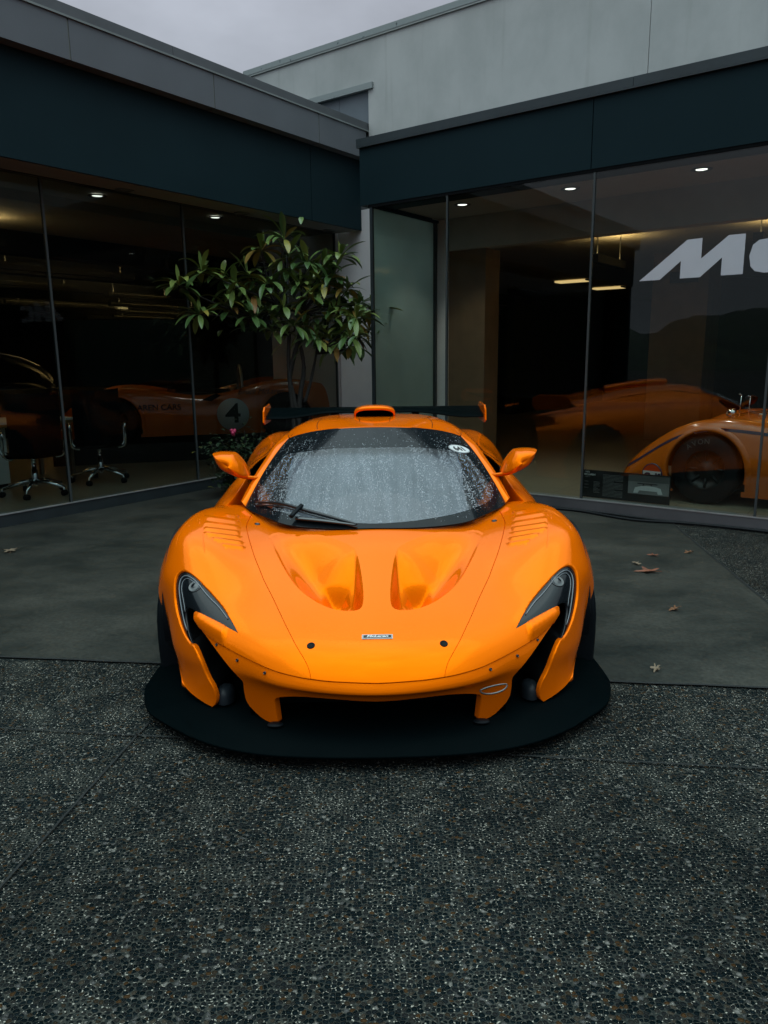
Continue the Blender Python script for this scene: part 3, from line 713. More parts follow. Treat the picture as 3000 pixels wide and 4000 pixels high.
def wet_glass(name, opaque):
    """car glass with rain on it: beads and running streaks disturb the reflection"""
    m, n, l, p = mat(name)
    tcn = n.new('ShaderNodeTexCoord')
    mp = n.new('ShaderNodeMapping'); mp.inputs['Scale'].default_value = (1, .75, .75); l.new(tcn.outputs['Object'], mp.inputs[0])
    vo = n.new('ShaderNodeTexVoronoi'); vo.inputs['Scale'].default_value = 105; l.new(mp.outputs[0], vo.inputs['Vector'])
    mr = n.new('ShaderNodeMapRange'); mr.inputs['From Min'].default_value = .45; mr.inputs['From Max'].default_value = 0; l.new(vo.outputs['Distance'], mr.inputs[0])
    mp2 = n.new('ShaderNodeMapping'); mp2.inputs['Scale'].default_value = (16, 1.6, 1.6); l.new(tcn.outputs['Object'], mp2.inputs[0])
    no = n.new('ShaderNodeTexNoise'); no.inputs['Scale'].default_value = 1.6; no.inputs['Detail'].default_value = 4; l.new(mp2.outputs[0], no.inputs['Vector'])
    mr2 = n.new('ShaderNodeMapRange'); mr2.inputs['From Min'].default_value = .42; mr2.inputs['From Max'].default_value = .62; l.new(no.outputs['Fac'], mr2.inputs[0])
    mu = n.new('ShaderNodeMath'); mu.operation = 'MULTIPLY'; l.new(mr.outputs[0], mu.inputs[0]); l.new(mr2.outputs[0], mu.inputs[1])
    b = n.new('ShaderNodeBump'); b.inputs['Strength'].default_value = .35; b.inputs['Distance'].default_value = .002; l.new(mu.outputs[0], b.inputs['Height'])
    if opaque:
        p.inputs['Base Color'].default_value = (.007, .009, .011, 1); p.inputs['Roughness'].default_value = .08; p.inputs['Specular IOR Level'].default_value = .13
        l.new(b.outputs[0], p.inputs['Normal'])
    else:
        n.remove(p); o = n['Material Output']; mx = n.new('ShaderNodeMixShader'); tr = n.new('ShaderNodeBsdfTransparent'); gl = n.new('ShaderNodeBsdfGlossy')
        fr = fresnel(n, l, 1.5); gl.inputs['Roughness'].default_value = .03
        st_ = n.new('ShaderNodeValToRGB'); st_.color_ramp.elements[0].position = .25; st_.color_ramp.elements[0].color = (.60, .63, .66, 1); st_.color_ramp.elements[1].position = .70; st_.color_ramp.elements[1].color = (.93, .95, .97, 1)
        l.new(no.outputs['Fac'], st_.inputs[0]); l.new(st_.outputs[0], tr.inputs['Color'])
        l.new(b.outputs[0], gl.inputs['Normal']); l.new(b.outputs[0], fr.inputs['Normal'])
        l.new(fr.outputs[0], mx.inputs[0]); l.new(tr.outputs[0], mx.inputs[1]); l.new(gl.outputs[0], mx.inputs[2]); 
        df = n.new('ShaderNodeBsdfDiffuse'); df.inputs[0].default_value = (.80, .85, .92, 1); m3 = n.new('ShaderNodeMixShader')  # pale diffuse spots: sky sparkle of the beads, put in as colour
        vf = n.new('ShaderNodeTexVoronoi'); vf.inputs['Scale'].default_value = 150; vsp = n.new('ShaderNodeSeparateColor'); l.new(vf.outputs['Color'], vsp.inputs[0]); vg = n.new('ShaderNodeMath'); vg.operation = 'GREATER_THAN'; vg.inputs[1].default_value = .72; l.new(vsp.outputs[0], vg.inputs[0]); vm = n.new('ShaderNodeMath'); vm.operation = 'MULTIPLY'; l.new(mp.outputs[0], vf.inputs['Vector'])
        vr = n.new('ShaderNodeMapRange'); vr.inputs['From Min'].default_value = .34; vr.inputs['From Max'].default_value = .16; vr.inputs['To Max'].default_value = .60; l.new(vf.outputs['Distance'], vr.inputs[0])
        fm = n.new('ShaderNodeMath'); fm.operation = 'MULTIPLY_ADD'; fm.inputs[2].default_value = .03; l.new(vr.outputs[0], vm.inputs[0]); l.new(vg.outputs[0], vm.inputs[1]); l.new(vm.outputs[0], fm.inputs[0]); l.new(mr2.outputs[0], fm.inputs[1])
        l.new(fm.outputs[0], m3.inputs[0]); l.new(mx.outputs[0], m3.inputs[1]); l.new(df.outputs[0], m3.inputs[2]); l.new(m3.outputs[0], o.inputs[0])
    return m
WETBLACK = wet_glass('wet_black_glass', True); WETCLEAR = wet_glass('wet_clear_glass', False)
slot = [1 if CLEAR.has(tuple(wv[list(t)].mean(0))) else 0 for t in wtri]
ws = skin_obj('windscreen', wP + wN * .002, wtri, wN, None, car, mirror=2, rim=.010, rnd_=.001, slots=[WETBLACK, WETCLEAR], slot_of=slot)
# grey sheet, added behind the glass to give the screen its grey patch
shb = [(0, .02)] + [(c, .02) for c in np.linspace(.3, shade[-1][0], 20)] + shade[::-1] + [(c, .97) for c in np.linspace(shade[0][0] - .1, 0, 20)]
SH = Poly(shb)
sv2, st2 = cdt([(shb, True)], [(c, t) for c in np.linspace(.2, 6.8, 24) for t in np.linspace(.05, .95, 18) if SH.has((c, t))], 1.0 / 7)
sP, sN = ws_surf(sv2); sP[sv2[:, 0] < 1e-5, 0] = 0
BACKINGM = simple('grey_backing_sheet', (.066, .077, .093), .6, var=.16, vscale=2.2)
skin_obj('grey_backing', sP - sN * .030, [t for t in st2 if SH.has(tuple(sv2[list(t)].mean(0)))], sN, BACKINGM, car, mirror=2, rim=0)
dash = MB(); dash.box((-.60, 1.45, .50), (.60, 2.6, .55)); dash.grid([[(-.66, 1.38, .66), (.66, 1.38, .66)], [(-.4, 1.95, .62), (.4, 1.95, .62)], [(-.4, 2.0, .5), (.4, 2.0, .5)]]); dash.build('dashboard', VOID, car)
# rain beads standing on the screen
def water_mat():
    m, n, l, p = mat('rain_water')
    p.inputs['Base Color'].default_value = (.62, .68, .74, 1); p.inputs['Roughness'].default_value = .04; p.inputs['Alpha'].default_value = .42; p.inputs['Specular IOR Level'].default_value = .9  # sky glint put into the drops' pale base colour
    return m
dropm = water_mat()
dr = MB(); rr = random.Random(3)
oct_ = [(math.cos(q), math.sin(q), 0) for q in [2 * math.pi * k / 7 for k in range(7)]]
streaks = [rr.uniform(0, 6.4) for _ in range(26)]
cnt_ = 0
while cnt_ < 7000:
    if rr.random() < .62:
        s0 = rr.choice(streaks); t = rr.uniform(.04, .86); c = s0 * (1.06 - .06 * t) + rr.gauss(0, .09)
    else: c, t = rr.uniform(0, 6.8), rr.uniform(.03, .97)
    if not 0 < c < 6.8: continue
    if not CLEAR.has((c, t)) and rr.random() > .22: continue
    sg_ = rr.choice((-1, 1)); p, n_ = ws_surf([(c, t)]); p = Vector(p[0] + n_[0] * .0022); n_ = Vector(n_[0]); p.x *= sg_; n_.x *= sg_
    rad = rr.choice((.0010, .0013, .0016, .0019, .0023, .0030)) * (1.0 if CLEAR.has((c, t)) else .8)
    a = n_.cross(Vector((1, 0, 0))).normalized(); b_ = n_.cross(a)
    vs = [p + (a * x * 1.25 + b_ * y) * rad for x, y, z in oct_] + [p + (a * x * 1.0 + b_ * y * .8) * rad * .75 + n_ * rad * .55 for x, y, z in oct_] + [p + n_ * rad * .8]
    fs = [(k, (k + 1) % 7, 7 + (k + 1) % 7, 7 + k) for k in range(7)] + [(7 + k, 7 + (k + 1) % 7, 14) for k in range(7)]
    dr.add(vs, fs, 0, True); cnt_ += 1
tag(dr.build('rain_drops', dropm, car), kind='stuff')
# ---- racing number sticker
a_, b_ = 0.1131, .1228
c_, t_ = wcast(a_, b_); p, n_ = ws_surf([(c_, t_)]); p = Vector(p[0] + n_[0] * .004); n_ = Vector(n_[0])
ux = (Vector(ws_eval([(c_ + .2, t_)])[0]) - Vector(ws_eval([(c_ - .2, t_)])[0])).normalized()
stm = frame(p, ux, n_.cross(ux))
stk = MB(); el = [(math.cos(q), math.sin(q)) for q in [2 * math.pi * k / 48 for k in range(48)]]
stk.prism([(x * .076, y * .045) for x, y in el], -.002, .0006, 'xy', 0); stk.prism([(x * .070, y * .039) for x, y in el], -.002, .0010, 'xy', 1)
sto = stk.build('number_sticker', [simple('silver_vinyl', (.30, .31, .32), .4), WHITE], car); sto.matrix_basis = stm
text_obj('sticker_number', '641', .060, INK, sto, Matrix.Translation((0, -.002, .0014)), .0004, .0026, 1.0)
# ---- wiper
def on_ws(a, b, h): 
    c, t = wcast(abs(a), b); p, n_ = ws_surf([(c, t)]); q = p[0] + n_[0] * h; return (q[0] * (1 if a > 0 else -1), q[1], q[2])
def A_ab(x, y):  # a sketch of the wiper as sideways / down slopes
    return x, y
wl = [(-.1607, .1949), (-.1440, .1960), (-.1267, .1980), (-.1075, .2035), (-.0855, .2105), (-.0584, .2185), (-.0400, .2240), (-.0254, .2280)]
wpts = [on_ws(a, b, .018) for a, b in curve(wl, 30)]
wi = MB(); wi.tube(wpts, [.004 + .006 * math.sin(math.pi * min(1, k / 29 * 1.0)) for k in range(30)], 8); wi.tube([(p[0], p[1] - .012, p[2] - .012) for p in wpts], .0035, 6)
wo = wi.build('wiper_blade', simple('wet_black_rubber', (.008, .010, .012), .3, var=.2), car)
ar = MB(); ar.tube([on_ws(a, b, .016) for a, b in curve([(-.108, .2180), (-.080, .2212), (-.050, .2252), (-.027, .2285)], 16)], [.016, .017, .018, .018, .018, .018, .017, .017, .016, .015, .014, .013, .012, .011, .010, .009], 10, flat=.5)
ar.build('wiper_arm', GLOSSBLACK, car)
br_ = MB(); br_.tube([on_ws(a, b, .03) for a, b in curve([(-.1143, .2190), (-.109, .2130), (-.103, .2070), (-.0995, .2030)], 8)], .012, 8, flat=.8); br_.build('wiper_bracket', BLACK, car)

# ---- roof, pillars
PW = [(.676, 1.39, .697), (.660, 1.47, .748), (.631, 1.57, .806), (.598, 1.67, .862), (.557, 1.79, .920), (.509, 2.0, .985)]
PE = [(.706, 1.425, .716), (.682, 1.55, .778), (.652, 1.68, .842), (.624, 1.79, .890), (.590, 1.93, .948), (.545, 2.16, .992)]
pw, pe = curve([tuple(_WG[int(t * 60)][140]) for t in (0, .15, .3, .5, .7, .85, 1)], 40), curve(PE, 40)
for sx in (1, -1):
    G_ = []
    for i in range(40):
        a, b = pw[i], pe[i]; m1 = a * .6 + b * .4 + np.array([.002, -.004, .010]); m2 = a * .25 + b * .75 + np.array([.004, 0, .010])
        low = b + np.array([-.016, .02, -.03]); deep = b + np.array([-.030, .04, -.20])
        r_ = curve([a + [0, 0, -.012], a + [.001, 0, .002], m1, m2, b, low, deep], 22); r_[:, 0] *= sx; G_.append(r_)
    pl = MB(); pl.grid(G_); pl.build('windscreen_pillar', PAINT, car)
# scuttle corner where pillar, fender and door meet
RC = {  # roof rows: y on centre, then section (x, y, z)
}
rows = []
top = curve(WS_T, 12)
edge = [(.545, 2.16, .992), (.505, 2.36, 1.020), (.470, 2.55, 1.028), (.455, 2.85, 1.000), (.44, 3.2, .945), (.44, 3.6, .885), (.46, 4.0, .83), (.48, 4.45, .78)]
cent = [(2.06, 1.084), (2.26, 1.089), (2.5, 1.084), (2.85, 1.058), (3.2, 1.005), (3.6, .940), (4.0, .880), (4.45, .81)]
sec0 = [tuple(p) for p in curve(WS_T, 12)]
rows.append([(p[0], p[1] - .004, p[2] - .002) for p in sec0]); rows.append([(p[0], p[1] + .02, p[2] + .006) for p in sec0])
for (ex_, ey_, ez_), (cy, cz) in zip(edge, cent):
    fr_ = [0, .12, .25, .38, .5, .61, .71, .8, .87, .93, .97, 1.0]
    rows.append([(ex_ * f, cy + (ey_ - cy) * f * f, cz + (ez_ - cz) * (f ** 5.0)) for f in fr_])
RG = np.array(rows); RF = np.concatenate([RG[:, 1:][:, ::-1] * [-1, 1, 1], RG], 1)
RF2 = np.array([curve(RF[:, j], 64) for j in range(RF.shape[1])]).transpose(1, 0, 2)
RF3 = np.array([curve(r_, 92) for r_ in RF2])
rm = MB(); rm.grid(RF3[:52]); roof = rm.build('roof', PAINT, car)
en = MB(); en.grid(RF3[51:]); en.build('engine_cover', CARBON, car)
# thin shut lines of the door tops in the roof
for sx in (1, -1):
    dl_ = MB(); dl_.tube([(sx * x, y, z) for x, y, z in curve([(.335, 1.955, 1.0405), (.342, 2.02, 1.060), (.338, 2.10, 1.075), (.325, 2.2, 1.083)], 12)], .002, 6)
    dl_.tube([(sx * x, y, z) for x, y, z in curve([(.50, 2.03, .998), (.44, 2.09, 1.036), (.39, 2.13, 1.060), (.37, 2.10, 1.066)], 14)], .0018, 6)
    dl_.tube([(sx * x, y, z) for x, y, z in curve([(.519, 2.02, .985), (.512, 2.12, 1.004), (.49, 2.25, 1.022), (.46, 2.4, 1.037)], 14)], .003, 6)
    dl_.build('door_shut_line', VOID, car)
# roof scoop
scp = MB(); G_ = []; Gi = []
def ring(y, wx, wz, zc, flat=1.0, n=40):
    r_ = []
    for k in range(n + 1):
        q = 2 * math.pi * k / n; cx, sx_ = math.cos(q), math.sin(q)
        x = wx * math.copysign(abs(cx) ** .72, cx); z = wz * math.copysign(abs(sx_) ** (.75 if sx_ > 0 else .95), sx_)
        r_.append((x, y + (.02 * (1 - abs(x) / wx)) * flat * (-1 if y < 2.3 else 0) - (.03 * z / wz if y < 2.3 else 0), zc + z))
    return r_
for y, wx, wz, zc in ((2.262, .1165, .0375, 1.094), (2.256, .1205, .0415, 1.096), (2.260, .1265, .048, 1.101), (2.28, .130, .053, 1.103), (2.35, .131, .053, 1.103), (2.5, .128, .051, 1.098), (2.8, .11, .045, 1.075), (3.1, .08, .05, 1.03)): G_.append(ring(y, wx, wz, zc))
scp.grid(G_); sco = scp.build('roof_scoop', PAINT, car)
si = MB(); si.grid([ring(2.263, .1168, .0378, 1.094), ring(2.40, .10, .024, 1.096)]); si.add([(0, 2.40, 1.096)] + ring(2.40, .10, .024, 1.096), [(0, k, k + 1) for k in range(1, 41)]); si.build('scoop_throat', VOID, sco)
for sx in (1, -1):
    ln2 = MB(); ln2.tube([(sx * .088, 2.0, 1.0785), (sx * .093, 2.10, 1.0865), (sx * .10, 2.25, 1.0885)], .002, 6); ln2.build('scoop_seam', VOID, sco)

# ---- doors with their open channel, haunches and tail
E_ = [(1.86, .600, .925), (2.0, .572, .965), (2.2, .540, .990), (2.6, .462, 1.026), (3.0, .445, .972), (3.4, .44, .915), (3.8, .45, .855), (4.2, .47, .805), (4.45, .48, .775)]
VAL = [(1.86, .655, .875), (2.0, .652, .885), (2.2, .645, .893), (2.6, .615, .895), (3.0, .605, .870), (3.4, .62, .850), (3.8, .64, .825), (4.2, .64, .79), (4.45, .64, .765)]
SHO = [(1.86, .735, .815), (2.0, .745, .826), (2.2, .752, .838), (2.6, .768, .846), (3.0, .800, .868), (3.4, .806, .872), (3.8, .815, .848), (4.2, .80, .81), (4.45, .78, .78)]
MAXW = [(1.86, .915, .60), (2.0, .905, .58), (2.2, .90, .56), (2.6, .925, .57), (3.0, .965, .62), (3.4, .985, .65), (3.8, .985, .65), (4.2, .965, .62), (4.45, .94, .60)]
LOWM = [(1.86, .90, .36), (2.0, .89, .34), (2.2, .885, .33), (2.6, .91, .33), (3.0, .955, .34), (3.4, .98, .36), (3.8, .98, .36), (4.2, .96, .35), (4.45, .94, .35)]
SILL = [(1.86, .945, .12), (2.0, .945, .12), (2.2, .945, .12), (2.6, .95, .12), (3.0, .96, .12), (3.4, .965, .12), (3.8, .965, .12), (4.2, .95, .15), (4.45, .93, .18)]
def col(c, n=90): return curve([(x, y, z) for y, x, z in c], n)
cols = [col(c) for c in (E_, VAL, SHO, MAXW, LOWM, SILL)]
SG = np.array([curve([c[i] for c in cols], 44) for i in range(90)])
for sx in (1, -1):
    def side_mesh(name, keep, m_, G_=SG):
        mb = MB(); fs = []
        a, b = G_.shape[:2]
        for i in range(a - 1):
            for j in range(b - 1):
                if keep(G_[i, j], i, j): fs.append((i * b + j, i * b + j + 1, (i + 1) * b + j + 1, (i + 1) * b + j))
        mb.add(G_.reshape(-1, 3) * [sx, 1, 1], fs, 0, True)
        return mb.build(name, m_, car)
    arch = lambda p: math.hypot(p[1] - 3.72, p[2] - .34) > .385 or j_ < 0
    o = side_mesh('rear_quarter', lambda p, i, j: (p[1] > 2.72 or j < 15) and (p[1] <= 2.72 or math.hypot(p[1] - 3.72, p[2] - .34) > .39 or j < 16), PAINT)
    # door: blade reaching forward, channel between it and the pillar
    bl_t = curve([(.795, 1.40, .692), (.757, 1.55, .738), (.737, 1.70, .782), (.735, 1.86, .815)], 30)
    mx_ = curve([(.93, 1.47, .52), (.925, 1.60, .58), (.918, 1.74, .60), (.915, 1.86, .60)], 30)
    lw_ = curve([(.93, 1.48, .30), (.92, 1.62, .34), (.91, 1.74, .36), (.90, 1.86, .36)], 30)
    sl_ = curve([(.945, 1.50, .12), (.945, 1.62, .12), (.945, 1.74, .12), (.945, 1.86, .12)], 30)
    G_ = []
    for i in range(30):
        t_ = bl_t[i]; inn = t_ + np.array([-.011, -.006, -.003]); dp = t_ + np.array([-.008, .004, -.06]); dp2 = t_ + np.array([-.002, .01, -.22])
        s1 = t_ * .72 + mx_[i] * .28 + np.array([.012, 0, .02])
        r_ = curve([dp2, dp, inn, t_ + np.array([-.004, -.002, .003]), t_ + np.array([.004, 0, -.006]), s1, mx_[i], lw_[i], sl_[i]], 48); r_[:, 0] *= sx; G_.append(r_)
    db = MB(); db.grid(G_); dr_ = db.build('door', PAINT, car)
    d2 = side_mesh('door_skin', lambda p, i, j: p[1] <= 2.72 and j >= 15, PAINT); d2.parent = dr_
    # channel floor and the dark slot in its end
    ch = MB(); ch.grid([[(sx * a, y, z) for a, y, z in r_] for r_ in (curve([(.715, 1.455, .688), (.755, 1.455, .680), (.79, 1.44, .686)], 10), curve([(.69, 1.485, .62), (.73, 1.485, .61), (.775, 1.475, .62)], 10), curve([(.66, 1.60, .54), (.70, 1.62, .53), (.74, 1.6, .54)], 10), curve([(.62, 1.8, .56), (.66, 1.82, .55), (.72, 1.82, .56)], 10), curve([(.60, 2.0, .62), (.64, 2.0, .60), (.71, 2.0, .62)], 10))]); ch.build('door_channel', PAINT, dr_)
    cv = MB(); vs = [(sx * x, y, z) for x, y, z in curve([(.600, 1.875, .86), (.612, 1.868, .905), (.64, 1.862, .893), (.672, 1.86, .872), (.705, 1.862, .842), (.722, 1.87, .80), (.70, 1.9, .74), (.64, 1.93, .72)], 30)]
    cv.add(vs + [(x * .98, y + .30, z - .03) for x, y, z in vs], [(k, (k + 1) % 30, 30 + (k + 1) % 30, 30 + k) for k in range(30)] + [tuple(range(30, 60))], 0, True); cv.build('channel_outlet', VOID, dr_)
    sm_ = MB(); sm_.tube([(sx * x, y, z + .002) for x, y, z in curve([(.60, 1.98, .944), (.64, 1.98, .90), (.69, 1.98, .868), (.735, 1.98, .833)], 16)], .0018, 6); sm_.build('shut_line', VOID, dr_)
    # wheels
    for name_, y_, r_w, w_, xo in (('front_wheel', 1.10, .33, .26, .974), ('rear_wheel', 3.72, .35, .32, 1.0)):
        wm = MB(); prof = [(r_w - .13, -w_ / 2), (r_w - .05, -w_ / 2 - .004), (r_w - .015, -w_ / 2 + .012), (r_w, -w_ / 2 + .035), (r_w, w_ / 2 - .035), (r_w - .015, w_ / 2 - .012), (r_w - .05, w_ / 2 + .004), (r_w - .13, w_ / 2)]
        wm.lathe(prof, (0, 0, 0), 'x', 48); wo_ = wm.build(name_, RUBBER, car, loc=(sx * (xo - w_ / 2), y_, r_w))
        rmm = MB(); rmm.lathe([(r_w - .125, w_ / 2 - .02), (r_w - .14, w_ / 2 - .005), (r_w - .155, w_ / 2 - .04), (.09, w_ / 2 - .05), (.03, w_ / 2 - .03), (.001, w_ / 2 - .028)], (0, 0, 0), 'x', 40)
        for k in range(5):
            q = 2 * math.pi * k / 5
            for dq in (-.16, .16): rmm.tube([(w_ / 2 - .022, .05 * math.cos(q), .05 * math.sin(q)), (w_ / 2 - .014, (r_w - .15) * math.cos(q + dq), (r_w - .15) * math.sin(q + dq))], .013, 6)
        ro = rmm.build('rim', simple('dark_alloy', (.05, .055, .06), .35, metal=.8), wo_)
        if sx < 0: ro.rotation_euler = (0, 0, math.pi)
    # front wheel-arch liner, fender rear face, tail
    al = MB(); Ga = []
    for k in range(25):
        q = math.pi * (-.1 + 1.2 * k / 24); Ga.append([(sx * x, 1.10 - .352 * math.cos(q) , .315 + .345 * math.sin(q)) for x in (.70, .955)])
    al.grid(Ga); al.add([(sx * .70, 1.10 - .352 * math.cos(math.pi * k / 24), .315 + .345 * math.sin(math.pi * k / 24)) for k in range(25)], [tuple(range(25))]); al.build('wheel_arch_liner', BLACK, car)
    # mirror
    mo = [(-.874, .953), (-.845, .958), (-.81, .959), (-.775, .957), (-.75, .950), (-.725, .925), (-.704, .896), (-.690, .865), (-.681, .838), (-.686, .822), (-.703, .816), (-.740, .826), (-.783, .844), (-.815, .862), (-.841, .884), (-.860, .915), (-.871, .94)]
    mo = [(-x, z) for x, z in mo]; oc = curve(mo + mo[:1], 61)[:-1]; cx_, cz_ = .775, .893
    Gm = []
    for s_, dy in ((1.0, .05), (1.005, .02), (1.0, .0), (.96, -.025), (.86, -.052), (.68, -.075), (.42, -.09), (.18, -.095), (.01, -.096)):
        Gm.append([(sx * (cx_ + (x - cx_) * s_), 1.57 + dy + .12 * (x - .70), cz_ + (z - cz_) * s_) for x, z in list(oc) + [oc[0]]])
    mm = MB(); mm.grid(Gm)
    mm.tube([(sx * x, y, z) for x, y, z in curve([(.725, 1.56, .846), (.690, 1.565, .827), (.655, 1.59, .818), (.618, 1.62, .812)], 12)], [.034, .030, .026, .023, .021, .020, .019, .019, .019, .019, .020, .021], 12, flat=.55)
    mr_ = mm.build('door_mirror', PAINT, car)
    mg = MB(); mg.add([(sx * (cx_ + (x - cx_) * .93), 1.61 + .12 * (x - .70), cz_ + (z - cz_) * .93) for x, z in oc], [tuple(range(60))]); mg.build('mirror_glass', CHROME, mr_)
# side windows and bulkheads
for sx in (1, -1):
    sw_ = MB(); sw_.grid([[(sx * a[0] , a[1], a[2]) for a in curve([(.655, 1.60, .80), (.60, 1.84, .90), (.56, 2.05, .965), (.50, 2.4, .985), (.47, 2.7, .97)], 20)], [(sx * a[0], a[1], a[2]) for a in curve([(.64, 1.62, .72), (.61, 1.84, .76), (.60, 2.05, .80), (.59, 2.4, .84), (.58, 2.7, .86)], 20)]])
    sw_.build('side_window', GLOSSBLACK, car)
tail = MB(); tail.grid([[(x, 4.452, .80 - .02 * abs(x)) for x in np.linspace(-.94, .94, 9)], [(x, 4.55, .60) for x in np.linspace(-.94, .94, 9)], [(x, 4.50, .30) for x in np.linspace(-.90, .90, 9)], [(x, 4.40, .14) for x in np.linspace(-.85, .85, 9)]]); tail.build('tail_panel', BLACK, car)
# ---- rear wing
wg = MB(); G_ = []
for x in np.linspace(-.955, .955, 61):
    f = abs(x) / .955; dip = sm((f - .36) / .50) 
    zt = 1.006; zl = .980 - .050 * dip; yl = 4.16; yt = 4.50
    sec = []
    for k in range(25):
        q = 2 * math.pi * k / 24; cx2 = .5 - .5 * math.cos(q); th = .030 * (1.2 - cx2) * math.sin(q)
        y = yl + (yt - yl) * cx2; z = zl + (zt - zl) * cx2 ** 1.5 + th * (.9 if th > 0 else .5)
        sec.append((x, y, z))
    G_.append(sec)
wg.grid(G_); wing = wg.build('rear_wing', CARBON, car)
for sx in (1, -1):
    ep = MB(); poly = [(4.08, .905), (4.10, 1.00), (4.16, 1.035), (4.46, 1.045), (4.53, 1.02), (4.55, .94), (4.50, .885), (4.14, .882)]
    ep.prism([tuple(p) for p in poly], sx * .957, sx * .972, 'yz'); ep.build('end_plate', PAINT, wing, bevel=.003)
    sp2 = MB(); sp2.prism([(4.18, .70), (4.24, .955), (4.40, .965), (4.36, .70)], sx * .355, sx * .372, 'yz'); sp2.prism([(4.2, .935), (4.2, .975), (4.4, .985), (4.4, .945)], sx * .335, sx * .392, 'yz'); sp2.build('wing_support', BLACK, wing)
# ================================================================== the site
# s runs along the right-hand shop front, t along the left-hand one; both are turned 36.35 degrees to the view
SITE = -R(36.35)
_c, _s = math.cos(R(36.35)), math.sin(R(36.35))
def Wd(s, t, z=0.0): return Vector((s * _c + t * _s, -s * _s + t * _c, z))
# ---- ground
def aggregate_mat():
    m, n, l, p = mat('exposed_aggregate')
    tcn = n.new('ShaderNodeTexCoord')
    wob = n.new('ShaderNodeTexNoise'); wob.inputs['Scale'].default_value = 45; l.new(tcn.outputs['Object'], wob.inputs['Vector'])
    wa = n.new('ShaderNodeMixRGB'); wa.blend_type = 'LINEAR_LIGHT'; wa.inputs['Fac'].default_value = .004; l.new(tcn.outputs['Object'], wa.inputs['Color1']); l.new(wob.outputs['Color'], wa.inputs['Color2'])
    mp = n.new('ShaderNodeMapping'); mp.inputs['Scale'].default_value = (1, 1.18, 1); l.new(wa.outputs[0], mp.inputs[0])
    def voro(scale, feat='F1'):
        v = n.new('ShaderNodeTexVoronoi'); v.feature = feat; v.inputs['Scale'].default_value = scale; v.inputs['Randomness'].default_value = .85
        v.voronoi_dimensions = '2D'; l.new(mp.outputs[0], v.inputs['Vector']); return v
    SCL = 74
    v1 = voro(SCL); ve = voro(SCL, 'DISTANCE_TO_EDGE')
    sp = n.new('ShaderNodeSeparateColor'); l.new(v1.outputs['Color'], sp.inputs[0])
    col = n.new('ShaderNodeValToRGB'); cr = col.color_ramp; cr.interpolation = 'CONSTANT'
    cr.elements[0].position = 0; cr.elements[0].color = (.0035, .0085, .0105, 1); cr.elements[1].position = .34; cr.elements[1].color = (.0075, .0140, .0170, 1)
    for pos, c_ in ((.5, (.019, .025, .028)), (.64, (.030, .034, .035)), (.75, (.046, .046, .042)), (.83, (.065, .050, .034)), (.885, (.105, .058, .026)), (.925, (.10, .085, .065)), (.955, (.16, .16, .155)), (.982, (.32, .31, .28))):
        e_ = cr.elements.new(pos); e_.color = (*[.62 * q for q in c_], 1)
    l.new(sp.outputs[0], col.inputs[0])
    # missing pebbles show the mortar
    big = n.new('ShaderNodeTexNoise'); big.inputs['Scale'].default_value = 6; big.inputs['Detail'].default_value = 5; l.new(tcn.outputs['Object'], big.inputs['Vector'])
    ad = n.new('ShaderNodeMath'); ad.operation = 'MULTIPLY_ADD'; ad.inputs[1].default_value = .9; ad.inputs[2].default_value = -.42; l.new(big.outputs['Fac'], ad.inputs[0])
    sz = n.new('ShaderNodeMath'); sz.operation = 'MULTIPLY_ADD'; sz.inputs[1].default_value = .10; l.new(sp.outputs[1], sz.inputs[0]); l.new(ad.outputs[0], sz.inputs[2])
    mx_ = n.new('ShaderNodeMath'); mx_.operation = 'MAXIMUM'; mx_.inputs[1].default_value = .050; l.new(sz.outputs[0], mx_.inputs[0])
    gt = n.new('ShaderNodeMath'); gt.operation = 'SUBTRACT'; l.new(ve.outputs['Distance'], gt.inputs[0]); l.new(mx_.outputs[0], gt.inputs[1])
    rd_ = n.new('ShaderNodeMath'); rd_.operation = 'MULTIPLY_ADD'; rd_.inputs[1].default_value = -.5; rd_.inputs[2].default_value = .27; l.new(v1.outputs['Distance'], rd_.inputs[0])
    sm_ = n.new('ShaderNodeMath'); sm_.operation = 'SMOOTH_MIN'; sm_.inputs[2].default_value = .06; l.new(gt.outputs[0], sm_.inputs[0]); l.new(rd_.outputs[0], sm_.inputs[1]); gt = sm_
    pm = n.new('ShaderNodeMapRange'); pm.inputs['From Min'].default_value = -.02; pm.inputs['From Max'].default_value = .02; l.new(gt.outputs[0], pm.inputs[0])
    # mortar with sand and bright chips
    vf = voro(300); spf = n.new('ShaderNodeSeparateColor'); l.new(vf.outputs['Color'], spf.inputs[0])
    mcol = n.new('ShaderNodeValToRGB'); mc = mcol.color_ramp; mc.interpolation = 'CONSTANT'
    mc.elements[0].position = 0; mc.elements[0].color = (.020, .025, .024, 1); mc.elements[1].position = .35; mc.elements[1].color = (.034, .038, .034, 1)
    for pos, c_ in ((.66, (.050, .052, .045)), (.88, (.10, .097, .08)), (.95, (.42, .40, .34))): 
        e_ = mc.elements.new(pos); e_.color = (*c_, 1)
    l.new(spf.outputs[0], mcol.inputs[0])
    mixc = n.new('ShaderNodeMixRGB'); l.new(pm.outputs[0], mixc.inputs['Fac']); l.new(mcol.outputs[0], mixc.inputs['Color1']); l.new(col.outputs[0], mixc.inputs['Color2'])
    # broad dampness
    dn = n.new('ShaderNodeTexNoise'); dn.inputs['Scale'].default_value = .9; dn.inputs['Detail'].default_value = 4; l.new(tcn.outputs['Object'], dn.inputs['Vector'])
    dm = n.new('ShaderNodeMapRange'); dm.inputs['From Min'].default_value = .3; dm.inputs['From Max'].default_value = .7; dm.inputs['To Min'].default_value = .55; dm.inputs['To Max'].default_value = 1.05; l.new(dn.outputs['Fac'], dm.inputs[0])
